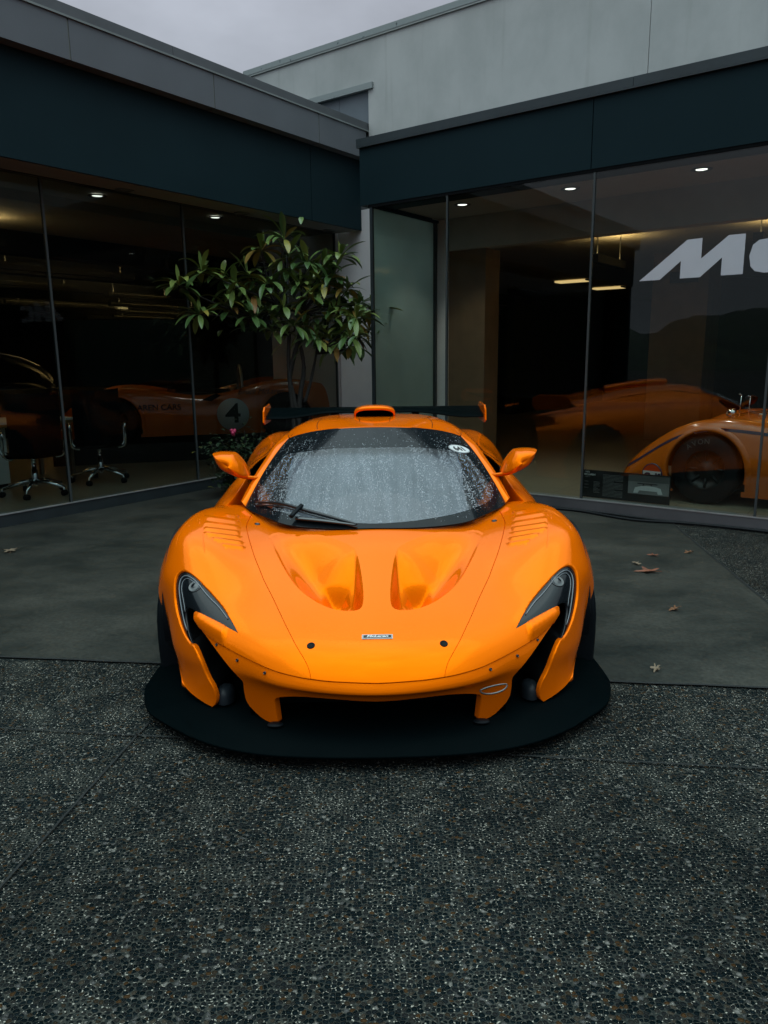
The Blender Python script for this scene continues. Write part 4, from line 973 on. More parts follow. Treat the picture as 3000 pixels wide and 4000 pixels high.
    mu = n.new('ShaderNodeMixRGB'); mu.blend_type = 'MULTIPLY'; mu.inputs['Fac'].default_value = 1; l.new(mixc.outputs[0], mu.inputs['Color1']); l.new(dm.outputs[0], mu.inputs['Color2'])
    l.new(mu.outputs[0], p.inputs['Base Color'])
    p.inputs['Roughness'].default_value = .38; p.inputs['Specular IOR Level'].default_value = .03
    hm = n.new('ShaderNodeMapRange'); hm.inputs['From Min'].default_value = -.05; hm.inputs['From Max'].default_value = .20; hm.interpolation_type = 'SMOOTHSTEP'; l.new(gt.outputs[0], hm.inputs[0])
    b = n.new('ShaderNodeBump'); b.inputs['Strength'].default_value = 1.0; b.inputs['Distance'].default_value = .0045; l.new(hm.outputs[0], b.inputs['Height']); l.new(b.outputs[0], p.inputs['Normal'])
    return m
def concrete_mat():
    m, n, l, p = mat('damp_concrete')
    tcn = n.new('ShaderNodeTexCoord'); a = n.new('ShaderNodeTexNoise'); a.inputs['Scale'].default_value = 1.7; a.inputs['Detail'].default_value = 10; a.inputs['Roughness'].default_value = .68
    mp = n.new('ShaderNodeMapping'); mp.inputs['Rotation'].default_value = (0, 0, R(25)); mp.inputs['Scale'].default_value = (.85, 1.2, 1)
    l.new(tcn.outputs['Object'], mp.inputs[0]); l.new(mp.outputs[0], a.inputs['Vector'])
    cr = n.new('ShaderNodeValToRGB'); c_ = cr.color_ramp; c_.elements[0].position = .3; c_.elements[0].color = (.0095, .0135, .013, 1); c_.elements[1].position = .70; c_.elements[1].color = (.048, .048, .041, 1)
    l.new(a.outputs['Fac'], cr.inputs[0])
    f = n.new('ShaderNodeTexNoise'); f.inputs['Scale'].default_value = 45; f.inputs['Detail'].default_value = 8; f.inputs['Roughness'].default_value = .75; l.new(tcn.outputs['Object'], f.inputs['Vector'])
    fr = n.new('ShaderNodeMapRange'); fr.inputs['From Min'].default_value = .3; fr.inputs['From Max'].default_value = .7; fr.inputs['To Min'].default_value = .55; fr.inputs['To Max'].default_value = 1.45; l.new(f.outputs['Fac'], fr.inputs[0])
    mu = n.new('ShaderNodeMixRGB'); mu.blend_type = 'MULTIPLY'; mu.inputs['Fac'].default_value = 1; l.new(cr.outputs[0], mu.inputs['Color1']); l.new(fr.outputs[0], mu.inputs['Color2']); l.new(mu.outputs[0], p.inputs['Base Color'])
    r_ = n.new('ShaderNodeMapRange'); r_.inputs['To Min'].default_value = .32; r_.inputs['To Max'].default_value = .68; l.new(a.outputs['Fac'], r_.inputs[0]); l.new(r_.outputs[0], p.inputs['Roughness'])
    p.inputs['Specular IOR Level'].default_value = .13
    b = n.new('ShaderNodeBump'); b.inputs['Strength'].default_value = .3; b.inputs['Distance'].default_value = .001; l.new(f.outputs['Fac'], b.inputs['Height']); l.new(b.outputs[0], p.inputs['Normal'])
    return m
AGG = aggregate_mat(); CONC = concrete_mat()
g = MB(); g.add([(-300, -300, 0), (300, -300, 0), (300, 300, 0), (-300, 300, 0)], [(0, 1, 2, 3)])
tag(g.build('ground', AGG), kind='structure')
g = MB(); sl_p = [(-.071, 3.672), (-1.75, 6.62), (-5.0, 6.62), (-5.0, 7.99), (-6.56, 7.99), (-6.56, .043)]
g.add([tuple(Wd(a, b, .005)) for a, b in sl_p], [tuple(range(6))[::-1]]); 
tag(g.build('pavement', CONC), kind='structure')
DIRT = simple('dark_grit', (.008, .010, .010), .9, var=.3, vscale=30)
def groove(a, b, wdt):
    a = Wd(*a, .009); b = Wd(*b, .009); d = (b - a).normalized(); o = Vector((-d.y, d.x, 0)) * wdt / 2
    g = MB(); pts = []
    for k in range(41):
        q = a.lerp(b, k / 40); j = .35 * o * math.sin(k * 2.3) ; pts.append([tuple(q - o + j), tuple(q + o + j * .5)])
    g.grid(pts, smooth=False); tag(g.build('joint_groove', DIRT), kind='structure')
dJ = Vector((3.176, 1.776)).normalized()
groove((-6.56, .043), (-.071, 3.672), .016); groove((-.071, 3.672), (-1.74, 6.60), .014)
groove((-2.891 - dJ.x * 4, 1.305 - dJ.y * 4), (-.334 + dJ.x * 3, 2.734 + dJ.y * 3), .008); groove((-2.434, 1.677), (-1.49, -.02), .008)

# ---- materials of the buildings
TEAL = simple('dark_teal_cladding', (.0085, .0225, .0285), .55, spec=.07, var=.06, vscale=2, bump=.12, bscale=260)
GREYB = simple('grey_cladding', (.118, .128, .144), .5, spec=.25, var=.06, vscale=3, bump=.15, bscale=220)
COPING = simple('grey_coping_metal', (.075, .082, .09), .4, var=.12, vscale=5)
DKCOP = simple('dark_coping_metal', (.022, .034, .040), .4, var=.15, vscale=4)
LIPM = simple('coping_drip_edge', (.18, .20, .20), .4, var=.15)
JOINT = simple('sealant', (.035, .045, .048), .5)
ALU = simple('aluminium_sill', (.085, .085, .092), .38, var=.12, vscale=5)
ALUTOP = simple('aluminium_edge', (.42, .43, .44), .35, metal=.6, var=.15)
DARKB = simple('dark_base_metal', (.022, .030, .034), .4, var=.15)
SOFF = simple('soffit_plaster', (.20, .19, .175), .7, var=.05)
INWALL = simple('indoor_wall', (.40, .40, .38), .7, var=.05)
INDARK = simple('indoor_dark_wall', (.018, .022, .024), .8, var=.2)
INBROWN = simple('indoor_tan_wall', (.16, .10, .055), .7, var=.12)
FROST = None
PANE = glass('shop_window_glass', (.62, .67, .66), 1.28, 0, .05)
PANER = glass('bay_window_glass', (.80, .85, .83), 1.47, 0, .05)
def white_wall_mat():
    m, n, l, p = mat('weathered_render')
    tcn = n.new('ShaderNodeTexCoord'); mp = n.new('ShaderNodeMapping'); mp.inputs['Scale'].default_value = (.7, .7, .5); l.new(tcn.outputs['Object'], mp.inputs[0])
    a = n.new('ShaderNodeTexNoise'); a.inputs['Scale'].default_value = 1.8; a.inputs['Detail'].default_value = 8; a.inputs['Roughness'].default_value = .6; l.new(mp.outputs[0], a.inputs['Vector'])
    cr = n.new('ShaderNodeValToRGB'); cr.color_ramp.elements[0].position = .32; cr.color_ramp.elements[0].color = (.385, .395, .388, 1); cr.color_ramp.elements[1].position = .60; cr.color_ramp.elements[1].color = (.50, .502, .495, 1)
    l.new(a.outputs['Fac'], cr.inputs[0])
    # runs below the coping
    mp2 = n.new('ShaderNodeMapping'); mp2.inputs['Scale'].default_value = (5, 5, .25); l.new(tcn.outputs['Object'], mp2.inputs[0])
    s_ = n.new('ShaderNodeTexNoise'); s_.inputs['Scale'].default_value = 2.5; s_.inputs['Detail'].default_value = 5; l.new(mp2.outputs[0], s_.inputs['Vector'])
    mr = n.new('ShaderNodeMapRange'); mr.inputs['From Min'].default_value = .60; mr.inputs['From Max'].default_value = .80; mr.inputs['To Max'].default_value = .28; l.new(s_.outputs['Fac'], mr.inputs[0])
    mx = n.new('ShaderNodeMixRGB'); mx.inputs['Color2'].default_value = (.22, .22, .19, 1); l.new(mr.outputs[0], mx.inputs['Fac']); l.new(cr.outputs[0], mx.inputs['Color1'])
    l.new(mx.outputs[0], p.inputs['Base Color']); p.inputs['Roughness'].default_value = .7
    b = n.new('ShaderNodeBump'); b.inputs['Strength'].default_value = .12; b.inputs['Distance'].default_value = .003
    f = n.new('ShaderNodeTexNoise'); f.inputs['Scale'].default_value = 120; l.new(tcn.outputs['Object'], f.inputs['Vector']); l.new(f.outputs['Fac'], b.inputs['Height']); l.new(b.outputs[0], p.inputs['Normal'])
    return m
WALLM = white_wall_mat()
def lightened_mat():  # clear glass mixed with pale diffuse: the lit wall's brightness put into colour
    m, n, l, p = mat('lightened_glass'); n.remove(p); o = n['Material Output']
    tr = n.new('ShaderNodeBsdfTransparent'); tr.inputs['Color'].default_value = (.75, .85, .83, 1)
    df = n.new('ShaderNodeBsdfDiffuse'); tl = n.new('ShaderNodeBsdfTranslucent'); a = n.new('ShaderNodeMixShader'); b = n.new('ShaderNodeMixShader')
    tcn = n.new('ShaderNodeTexCoord'); no = n.new('ShaderNodeTexNoise'); no.inputs['Scale'].default_value = 1.5; no.inputs['Detail'].default_value = 4; l.new(tcn.outputs['Object'], no.inputs['Vector'])
    cr = n.new('ShaderNodeValToRGB'); cr.color_ramp.elements[0].position = .3; cr.color_ramp.elements[0].color = (.62, .72, .70, 1); cr.color_ramp.elements[1].position = .7; cr.color_ramp.elements[1].color = (.80, .90, .87, 1); l.new(no.outputs['Fac'], cr.inputs[0])
    l.new(cr.outputs[0], df.inputs[0]); l.new(cr.outputs[0], tl.inputs[0])
    a.inputs[0].default_value = .6; l.new(df.outputs[0], a.inputs[1]); l.new(tl.outputs[0], a.inputs[2])
    b.inputs[0].default_value = .62; l.new(tr.outputs[0], b.inputs[1]); l.new(a.outputs[0], b.inputs[2]); l.new(b.outputs[0], o.inputs[0])
    return m
LIGHTENED = lightened_mat()
def worn_metal():
    m, n, l, p = mat('peeling_coping')
    tcn = n.new('ShaderNodeTexCoord'); a = n.new('ShaderNodeTexNoise'); a.inputs['Scale'].default_value = 9; a.inputs['Detail'].default_value = 8; a.inputs['Roughness'].default_value = .7; l.new(tcn.outputs['Object'], a.inputs['Vector'])
    cr = n.new('ShaderNodeValToRGB'); cr.color_ramp.interpolation = 'CONSTANT'; cr.color_ramp.elements[0].position = 0; cr.color_ramp.elements[0].color = (.27, .30, .30, 1); cr.color_ramp.elements[1].position = .62; cr.color_ramp.elements[1].color = (.09, .11, .12, 1)
    l.new(a.outputs['Fac'], cr.inputs[0]); l.new(cr.outputs[0], p.inputs['Base Color']); p.inputs['Roughness'].default_value = .5
    return m
WORN = worn_metal()
def part(name, m_, parent, *boxes, bevel=0):
    b = MB()
    for q in boxes: b.box(*q)
    return b.build(name, m_, parent, bevel)

# ---- left wing with the long shop front
lw = emp('showroom_wing', 'low flat-roofed showroom wing with grey parapet over dark teal fascia, running back to the tree', 'building', rz=SITE)
LT0, LT1 = -5.3, 7.985
edges_t = [LT0, -3.84, -2.29, -.74, .81, 2.36, 3.91, 5.47, 7.03, 7.96]
seams = [LT0, -3.78, -2.23, -.68, .87, 2.42, 3.97, 5.52, 7.09, LT1]
for a, b in zip(seams[:-1], seams[1:]):
    part('parapet_panel', GREYB, lw, ((-6.60, a + .006, 3.885), (-6.085, b - .006, 4.198)))
part('parapet_joint_backing', simple('pale_joint', (.14, .15, .13), .8), lw, ((-6.60, LT0, 3.890), (-6.090, LT1, 4.194)))
for a, b in ((LT0, .9), (.908, 7.056), (7.064, LT1 + .03)):
    part('fascia_panel', TEAL, lw, ((-6.42, a, 3.050), (-6.205, b, 3.883)))
part('parapet_drip_edge', LIPM, lw, ((-6.62, LT0 - .02, 4.200), (-6.070, LT1 + .12, 4.216)))
for a, b in ((LT0 - .02, -.9), (-.896, 3.0), (3.004, 5.03), (5.034, 8.0), (8.004, LT1 + .12)):
    part('parapet_coping', COPING, lw, ((-6.62, a, 4.218), (-6.078, b, 4.300)))
part('soffit', SOFF, lw, ((-6.60, LT0, 3.052), (-6.43, LT1, 3.10)), ((-6.42, LT0, 3.044), (-6.23, LT1, 3.0485)))
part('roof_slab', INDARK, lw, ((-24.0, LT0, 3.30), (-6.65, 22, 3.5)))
for a, b in zip(edges_t[:-1], edges_t[1:]):
    part('window_pane', PANE, lw, ((-6.626, a + .011, .118), (-6.620, b - .011, 3.043)))
for q in edges_t: part('mullion', JOINT if q < 7.5 else DARKB, lw, ((-6.640, q - .010, .118), (-6.612, q + .010, 3.043)))
part('window_sill', ALUTOP, lw, ((-6.70, LT0, .108), (-6.592, LT1 - .02, .117)))
part('base_plinth', DARKB, lw, ((-6.70, LT0, 0), (-6.60, LT1 - .02, .107)))
part('glazing_head', DARKB, lw, ((-6.66, LT0, 3.043), (-6.605, LT1 - .02, 3.053)))
part('end_wall', TEAL, lw, ((-24, LT0 - .15, 0), (-6.3, LT0 - .01, 4.1)))
def can_light(s, t, lit, parent, i_mat):
    b = MB(); b.lathe([(.088, 3.0438), (.085, 3.038), (.070, 3.036), (.066, 3.040), (.062, 3.0435)], (0, 0, 0), 'z', 28)
    return b
TRIM = simple('lamp_trim', (.10, .105, .105), .35, metal=.5); LAMPON = glowing('lamp_glow', (1.0, .96, .88), 2.6)
LAMPOFF = simple('lamp_unlit', (.10, .10, .095), .4)
def downlight(s, t, lit, label, group, z=3.0435, watts=26):
    o = emp('downlight', label, 'ceiling light', tuple(Wd(s, t, z)), SITE, group)
    b = MB(); b.lathe([(.092, 0), (.090, -.007), (.074, -.010), (.066, -.006), (.050, -.0018)], n=32); b.build('trim_ring', TRIM, o)
    b = MB(); b.lathe([(.050, -.002), (.036, -.003), (.0005, -.0035)], n=24); b.build('lamp', LAMPON if lit else LAMPOFF, o)
    if lit:
        d = bpy.data.lights.new('lamp_beam', 'SPOT'); d.energy = watts; d.spot_size = R(95); d.spot_blend = .6; d.color = (1, .93, .8); d.shadow_soft_size = .05
        q = bpy.data.objects.new('lamp_beam', d); C.objects.link(q); q.parent = o; q.location = (0, 0, -.03)
for s, t, lab in ((-4.328, 7.36, 'lit round downlight in the bay ceiling nearest the corner pillar'), (-3.112, 7.36, 'lit round downlight in the bay ceiling above the joint between two panes'), (-1.894, 7.36, 'lit round downlight in the bay ceiling above the big white letter M')):
    downlight(s, t, True, lab, 'downlights in the bay ceiling')
for s, t, lab in ((-6.905, 4.665, 'lit round downlight indoors above the office chairs'), (-6.905, 6.18, 'lit round downlight indoors just left of the treetop')):
    downlight(s, t, True, lab, 'lit downlights inside the wing', watts=4)
for s, t, lab in ((-6.51, 4.70, 'unlit round downlight in the outdoor soffit over the wide left pane'), (-6.51, 6.225, 'unlit round downlight in the outdoor soffit above the treetop'), (-6.51, 7.74, 'unlit round downlight at the far end of the soffit beside the pale pillar')):
    downlight(s, t, False, lab, 'unlit downlights in the outdoor soffit', 3.0515)

# ---- right-hand glazed bay
rb = emp('showroom_bay', 'projecting glazed showroom bay under a plain dark teal fascia, white letters on its glass', 'building', rz=SITE)
RS0, RS1 = -5.06, 4.92
edges_s = [RS0, -4.118, -2.615, -1.110, .395, 1.90, 3.41, RS1]
for a, b in ((-5.20, -2.654), (-2.646, .35), (.358, RS1 + .1)):
    part('fascia_panel', TEAL, rb, ((a, 6.700, 3.036), (b, 7.10, 3.605)))
part('fascia_return', TEAL, rb, ((-5.198, 7.10, 3.036), (-5.12, 8.00, 3.605)))
for a, b in ((-5.225, -2.31), (-2.306, 1.5), (1.504, RS1 + .12)):
    part('fascia_coping', DKCOP, rb, ((a, 6.675, 3.622), (b, 7.15, 3.695)))
part('fascia_drip_edge', DKCOP, rb, ((-5.22, 6.672, 3.607), (RS1 + .12, 7.15, 3.620)))
part('bay_roof', DKCOP, rb, ((-5.12, 7.15, 3.10), (RS1, 8.01, 3.60)))
part('glazing_head', VOID, rb, ((-5.10, 6.704, 3.006), (RS1, 6.76, 3.034)), ((-5.10, 6.764, 3.006), (-5.02, 7.99, 3.034)))
for a, b in zip(edges_s[:-1], edges_s[1:]):
    part('window_pane', PANER, rb, ((a + .010, 6.710, .118), (b - .010, 6.716, 3.005)))
part('side_pane', LIGHTENED, rb, ((-5.064, 6.74, .118), (-5.058, 7.93, 3.005)))
for q in edges_s[1:-1]: part('mullion', JOINT, rb, ((q - .009, 6.702, .118), (q + .009, 6.730, 3.005)))
part('corner_mullion', DARKB, rb, ((-5.078, 6.700, .118), (-5.045, 6.732, 3.005)))
part('corner_mullion', DARKB, rb, ((-5.08, 7.935, .118), (-5.035, 7.985, 3.005)))
part('window_sill', ALUTOP, rb, ((RS0 - .02, 6.688, .108), (RS1, 6.80, .117)))
part('base_plinth', ALU, rb, ((RS0 - .02, 6.692, 0), (RS1, 6.80, .107)), ((RS0 - .02, 6.80, 0), (-4.95, 7.99, .107)))
part('bay_ceiling', simple('bay_ceiling_white', (.36, .35, .33), .75, var=.03), rb, ((-5.02, 6.77, 3.044), (RS1, 8.0, 3.09)))
part('end_wall', TEAL, rb, ((RS1 + .01, 6.75, 0), (RS1 + .15, 22, 3.6)))
# lettering on the glass
Mp = [(-2.178, 2.067), (-1.799, 2.371), (-1.681, 2.374), (-1.681, 2.213), (-1.481, 2.376), (-1.356, 2.376), (-1.356, 2.069), (-1.52, 2.069), (-1.52, 2.209), (-1.681, 2.067), (-1.84, 2.067), (-1.84, 2.207), (-2.005, 2.067)]
Cp = [(-.93, 2.325), (-1.192, 2.325), (-1.255, 2.318), (-1.298, 2.285), (-1.318, 2.202), (-1.303, 2.122), (-1.27, 2.085), (-1.205, 2.069), (-.93, 2.069), (-.93, 2.135), (-1.13, 2.137), (-1.165, 2.165), (-1.165, 2.235), (-1.13, 2.26), (-.93, 2.262)]
lt = MB(); lt.prism(Mp, 6.7065, 6.7092, 'xz'); lt.prism(Cp, 6.7065, 6.7092, 'xz')
lt.build('window_lettering', simple('satin_white_film', (.50, .52, .57), .5, var=.03), rb)

# ---- tall pale block behind
tb = emp('tall_wall', 'tall weathered pale rendered wall rising behind both flat roofs, peeling coping on top', 'wall', rz=SITE)
for (a, b), (z0, z1) in (((-8.19, -7.12), (3.3, 5.24)), ((-7.12, -6.07), (4.69, 5.24)), ((-6.07, -2.638), (3.3, 5.24)), ((-2.632, 4.9), (3.3, 5.24))):
    part('upper_wall', WALLM, tb, ((a, 8.02, z0), (b, 8.35, z1)))
part('wall_coping', WORN, tb, ((-8.215, 7.995, 5.262), (-5.62, 8.40, 5.330)), ((-5.615, 7.995, 5.262), (4.95, 8.40, 5.330)))
part('coping_edge', simple('pale_edge', (.36, .39, .38), .6), tb, ((-8.21, 8.00, 5.242), (4.95, 8.38, 5.260)))
part('vent_panel', simple('blue_grey_panel', (.135, .16, .185), .5, var=.06), tb, ((-7.12, 8.055, 3.4), (-6.565, 8.10, 4.688)), ((-6.56, 8.055, 3.4), (-6.072, 8.10, 4.688)))
part('vent_flashing', WORN, tb, ((-7.3, 7.99, 4.682), (-5.992, 8.019, 4.752)))
part('lower_wall', simple('pale_plaster', (.80, .765, .78), .7, var=.03), tb, ((-6.605, 8.02, 0), (-4.94, 8.20, 3.3)), ((-7.89, 8.02, .1), (-6.66, 8.20, 3.3)))
part('wall_header', INWALL, tb, ((-4.94, 8.02, 2.69), (4.9, 8.20, 3.3)))
part('wall_reveal', INBROWN, tb, ((-4.94, 8.10, .1), (-4.44, 8.45, 2.69)))

# ---- indoors
def floor_mat():
    m, n, l, p = mat('stone_tiles')
    tcn = n.new('ShaderNodeTexCoord'); br = n.new('ShaderNodeTexBrick'); br.offset = 0; br.inputs['Scale'].default_value = 1.0; br.inputs['Brick Width'].default_value = .6; br.inputs['Row Height'].default_value = .6; br.inputs['Mortar Size'].default_value = .004
    br.inputs['Color1'].default_value = (.26, .215, .155, 1); br.inputs['Color2'].default_value = (.235, .195, .14, 1); br.inputs['Mortar'].default_value = (.10, .085, .065, 1)
    l.new(tcn.outputs['Object'], br.inputs['Vector']); l.new(br.outputs['Color'], p.inputs['Base Color']); p.inputs['Roughness'].default_value = .28
    return m
fl_ = MB(); fl_.box((-24, LT0, .02), (-6.70, 22, .10)); fl_.box((-6.70, 8.20, .02), (RS1, 22, .10)); fl_.box((-4.95, 6.80, .02), (RS1, 8.20, .10))
fo = fl_.build('floor', floor_mat()); fo.rotation_euler = (0, 0, SITE); tag(fo, kind='structure')
cl_ = MB(); cl_.box((-7.3, LT0, 3.056), (-6.66, 7.95, 3.12)); cl_.box((-24, LT0, 2.96), (-7.3, 22, 3.12)); cl_.box((-7.3, 8.2, 2.96), (RS1, 22, 3.12))
cl_.build('ceiling', simple('indoor_ceiling', (.34, .32, .28), .8, var=.05), lw)
ib = emp('ceiling_beams', 'row of dark ceiling beams receding inside the left showroom wing', 'beams', rz=SITE)
for k in range(8):
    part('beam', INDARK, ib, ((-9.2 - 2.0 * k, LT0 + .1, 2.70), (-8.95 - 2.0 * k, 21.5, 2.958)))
bw = emp('back_walls', 'dark back walls of the showroom interior with a window opening', 'wall', rz=SITE)
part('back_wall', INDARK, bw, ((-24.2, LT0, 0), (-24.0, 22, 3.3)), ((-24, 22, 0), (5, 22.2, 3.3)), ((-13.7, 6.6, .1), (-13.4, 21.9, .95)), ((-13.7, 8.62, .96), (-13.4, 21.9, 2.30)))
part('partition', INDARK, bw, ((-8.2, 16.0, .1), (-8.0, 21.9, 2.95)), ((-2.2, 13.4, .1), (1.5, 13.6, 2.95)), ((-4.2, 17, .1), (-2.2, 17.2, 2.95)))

pc = emp('interior_column', 'tan square column standing inside the right showroom behind the vintage racer', 'column', rz=SITE)
part('shaft', INBROWN, pc, ((-3.72, 12.1, .10), (-2.90, 12.9, 2.955))); part('air_grille', VOID, pc, ((-3.45, 12.06, 2.50), (-3.05, 12.098, 2.66)))
WARM = glowing('warm_tube', (1.0, .62, .22), 2.2)
def pendant(s, t0, t1, z, label, pw_, group):
    o = emp('pendant_light', label, 'light', tuple(Wd(s, (t0 + t1) / 2, z)), SITE, group); h = (t1 - t0) / 2
    part('body', INDARK, o, ((-.05, -h, -.06), (.05, h, 0)), ((-.05, -h, .001), (-.042, h, .035)), ((.042, -h, .001), (.05, h, .035)), ((-.041, -h, .001), (.041, -h + .01, .035)), ((-.041, h - .01, .001), (.041, h, .035))); part('lamp', WARM, o, ((-.03, -h + .05, .002), (.03, h - .05, .008)))
    for q in (-h * .8, h * .8): part('cord', INDARK, o, ((-.004, q - .004, .01), (.004, q + .004, 2.955 - z)))
    d = bpy.data.lights.new('uplight', 'AREA'); d.shape = 'RECTANGLE'; d.size = .08; d.size_y = 2 * h; d.energy = pw_; d.color = (1, .62, .24)
    q = bpy.data.objects.new('uplight', d); C.objects.link(q); q.parent = o; q.location = (0, 0, .02); q.rotation_euler = (math.pi, 0, 0)
for s, t0, t1, e_, lab in ((-8.3, 1.9, 4.4, 22, 'linear pendant lamp washing the ceiling warm at the left edge'), (-10.2, 5.2, 7.4, 20, 'linear pendant lamp washing the ceiling warm behind the tree'), (-12.3, 5.0, 7.8, 25, 'linear pendant lamp glowing between ceiling beams above the desk'),
                           (-16.2, 8.5, 11.5, 40, 'linear pendant lamp deep in the room between dark beams')):
    pendant(s, t0, t1, 2.72, lab, e_, 'linear pendant lamps in the left wing')
for k, (s, t0, t1) in enumerate(((-12.1, 8.2, 9.6), (-14.1, 9.6, 12.0), (-16.1, 11.2, 13.8), (-18.1, 12.4, 15.4), (-20.1, 13.6, 17.0))):
    pendant(s, t0, t1, 2.62, 'linear pendant lamp, %s of the row seen through the treetop' % ('nearest', 'second nearest', 'middle one', 'second farthest', 'farthest')[k], 26, 'linear pendant lamps in the left wing')
pendant(-3.55, 9.2, 10.2, 2.62, 'linear pendant lamp glowing over the header in the right bay', 14, 'linear pendant lamps in the right showroom')
pendant(-1.7, 9.0, 10.2, 2.66, 'linear pendant lamp behind the white window lettering', 14, 'linear pendant lamps in the right showroom')
for s, t, lab in ((-6.3, 15.2, 'rectangular warm ceiling light seen left of the pane joint'), (-6.3, 17.3, 'rectangular warm ceiling light seen right of the pane joint')):
    o = emp('ceiling_panel', lab, 'ceiling light', tuple(Wd(s, t, 2.955)), SITE, 'warm panels in the far ceiling')
    part('diffuser', glowing('panel_glow', (1, .66, .28), 1.0), o, ((-.33, -.15, -.035), (.33, .15, -.005))); part('frame', INDARK, o, ((-.36, -.18, -.03), (-.335, .18, -.001)), ((.335, -.18, -.03), (.36, .18, -.001)))

# ================================================================== things indoors
DESKW = simple('white_laminate', (.80, .82, .80), .5, var=.05); WOODE = simple('oak_edge', (.30, .17, .06), .45, var=.2, vscale=20)
CHAIRB = simple('black_upholstery', (.005, .006, .008), .8, var=.2, spec=.15)
dk = emp('office_desk', 'white desk with an oak-edged top at the left border indoors', 'desk', tuple(Wd(-8.35, 3.95, .10)), SITE)
part('desktop', DESKW, dk, ((-.42, -1.2, .695), (.42, .92, .712))); part('edge_band', WOODE, dk, ((-.43, -1.2, .66), (.43, .93, .694)))
part('cabinet', DESKW, dk, ((-.30, -1.1, .05), (.30, .12, .655))); part('plinth', INDARK, dk, ((-.28, -1.08, 0), (.28, .10, .049)))
part('leg', STEEL, dk, ((-.36, .82, 0), (-.32, .86, .655))); part('leg', STEEL, dk, ((.32, .82, 0), (.36, .86, .655)))
def office_chair(loc, rz, label):
    o = emp('office_chair', label, 'chair', loc, rz, 'office chairs behind the left pane')
    b = MB(); G_ = []
    for k in range(9):
        q = R(-140 + 35 * 0); 
    prof = curve([(.24, .44), (.05, .45), (-.16, .44), (-.23, .50), (-.26, .65), (-.29, .85), (-.32, 1.06)], 30)
    for sx in (-1, 1): pass
    b.grid([[(-.24, y, z) for y, z in prof], [(-.20, y, z - .012) for y, z in prof], [(0, y - .02 * (z > .55), z - .018) for y, z in prof], [(.20, y, z - .012) for y, z in prof], [(.24, y, z) for y, z in prof]])
    b.grid([[(-.24, y - .02, z - .03) for y, z in prof], [(0, y - .045, z - .045) for y, z in prof], [(.24, y - .02, z - .03) for y, z in prof]])
    b.build('seat', CHAIRB, o)
    for sx in (-1, 1):
        a = MB(); a.tube([(sx * x, y, z) for x, y, z in curve([(.20, -.10, .395), (.27, -.12, .42), (.285, -.16, .52), (.285, -.19, .64), (.285, -.12, .665), (.285, .05, .66), (.285, .12, .64), (.28, .10, .52), (.27, .06, .42), (.20, .04, .395)], 40)], .0125, 8, flat=1.3)
        a.build('armrest', CHROME, o)
    c = MB(); c.lathe([(.03, .10), (.032, .26), (.022, .265), (.021, .40), (.10, .41), (.10, .425)], n=18); c.build('column', CHROME, o)
    for k in range(5):
        q = 2 * math.pi * k / 5 + .5; l_ = MB()
        l_.tube([(.03 * math.cos(q), .03 * math.sin(q), .15), (.12 * math.cos(q), .12 * math.sin(q), .14), (.31 * math.cos(q), .31 * math.sin(q), .085)], [.026, .024, .015], 8); lg = l_.build('leg', CHROME, o)
        w_ = MB(); w_.lathe([(.0, -.025), (.028, -.024), (.030, 0), (.028, .024), (0, .025)], (0, 0, 0), 'x', 16); ww = w_.build('caster', BLACK, lg); ww.location = (.315 * math.cos(q), .315 * math.sin(q), .030); ww.rotation_euler = (0, 0, q + 1.2)
        w2 = MB(); w2.tube([(.315 * math.cos(q), .315 * math.sin(q), .03), (.312 * math.cos(q), .312 * math.sin(q), .088)], .009, 6); w2.build('caster_stem', CHROME, lg)
    return o
office_chair(tuple(Wd(-7.37, 3.98, .10)), SITE + R(70), 'black office chair with chrome armrests, the one nearer the left border by the white cabinet')
office_chair(tuple(Wd(-7.56, 4.86, .10)), SITE + R(58), 'black office chair with chrome armrests right of the pane joint, back to the racer')
tv = emp('television', 'wide unlit black screen on the wall behind the office chairs', 'screen', tuple(Wd(-10.6, 7.5, 1.0)), SITE + R(-50) + R(90))
part('screen', GLOSSBLACK, tv, ((-.98, -.02, .05), (.98, .02, 1.08))); part('bezel', BLACK, tv, ((-1.0, .0, .03), (1.0, .045, 1.10)))
part('stand', BLACK, tv, ((-.1, .0, -.88), (.1, .04, .03))); part('stand_foot', BLACK, tv, ((-.4, -.2, -.9), (.4, .25, -.88)))
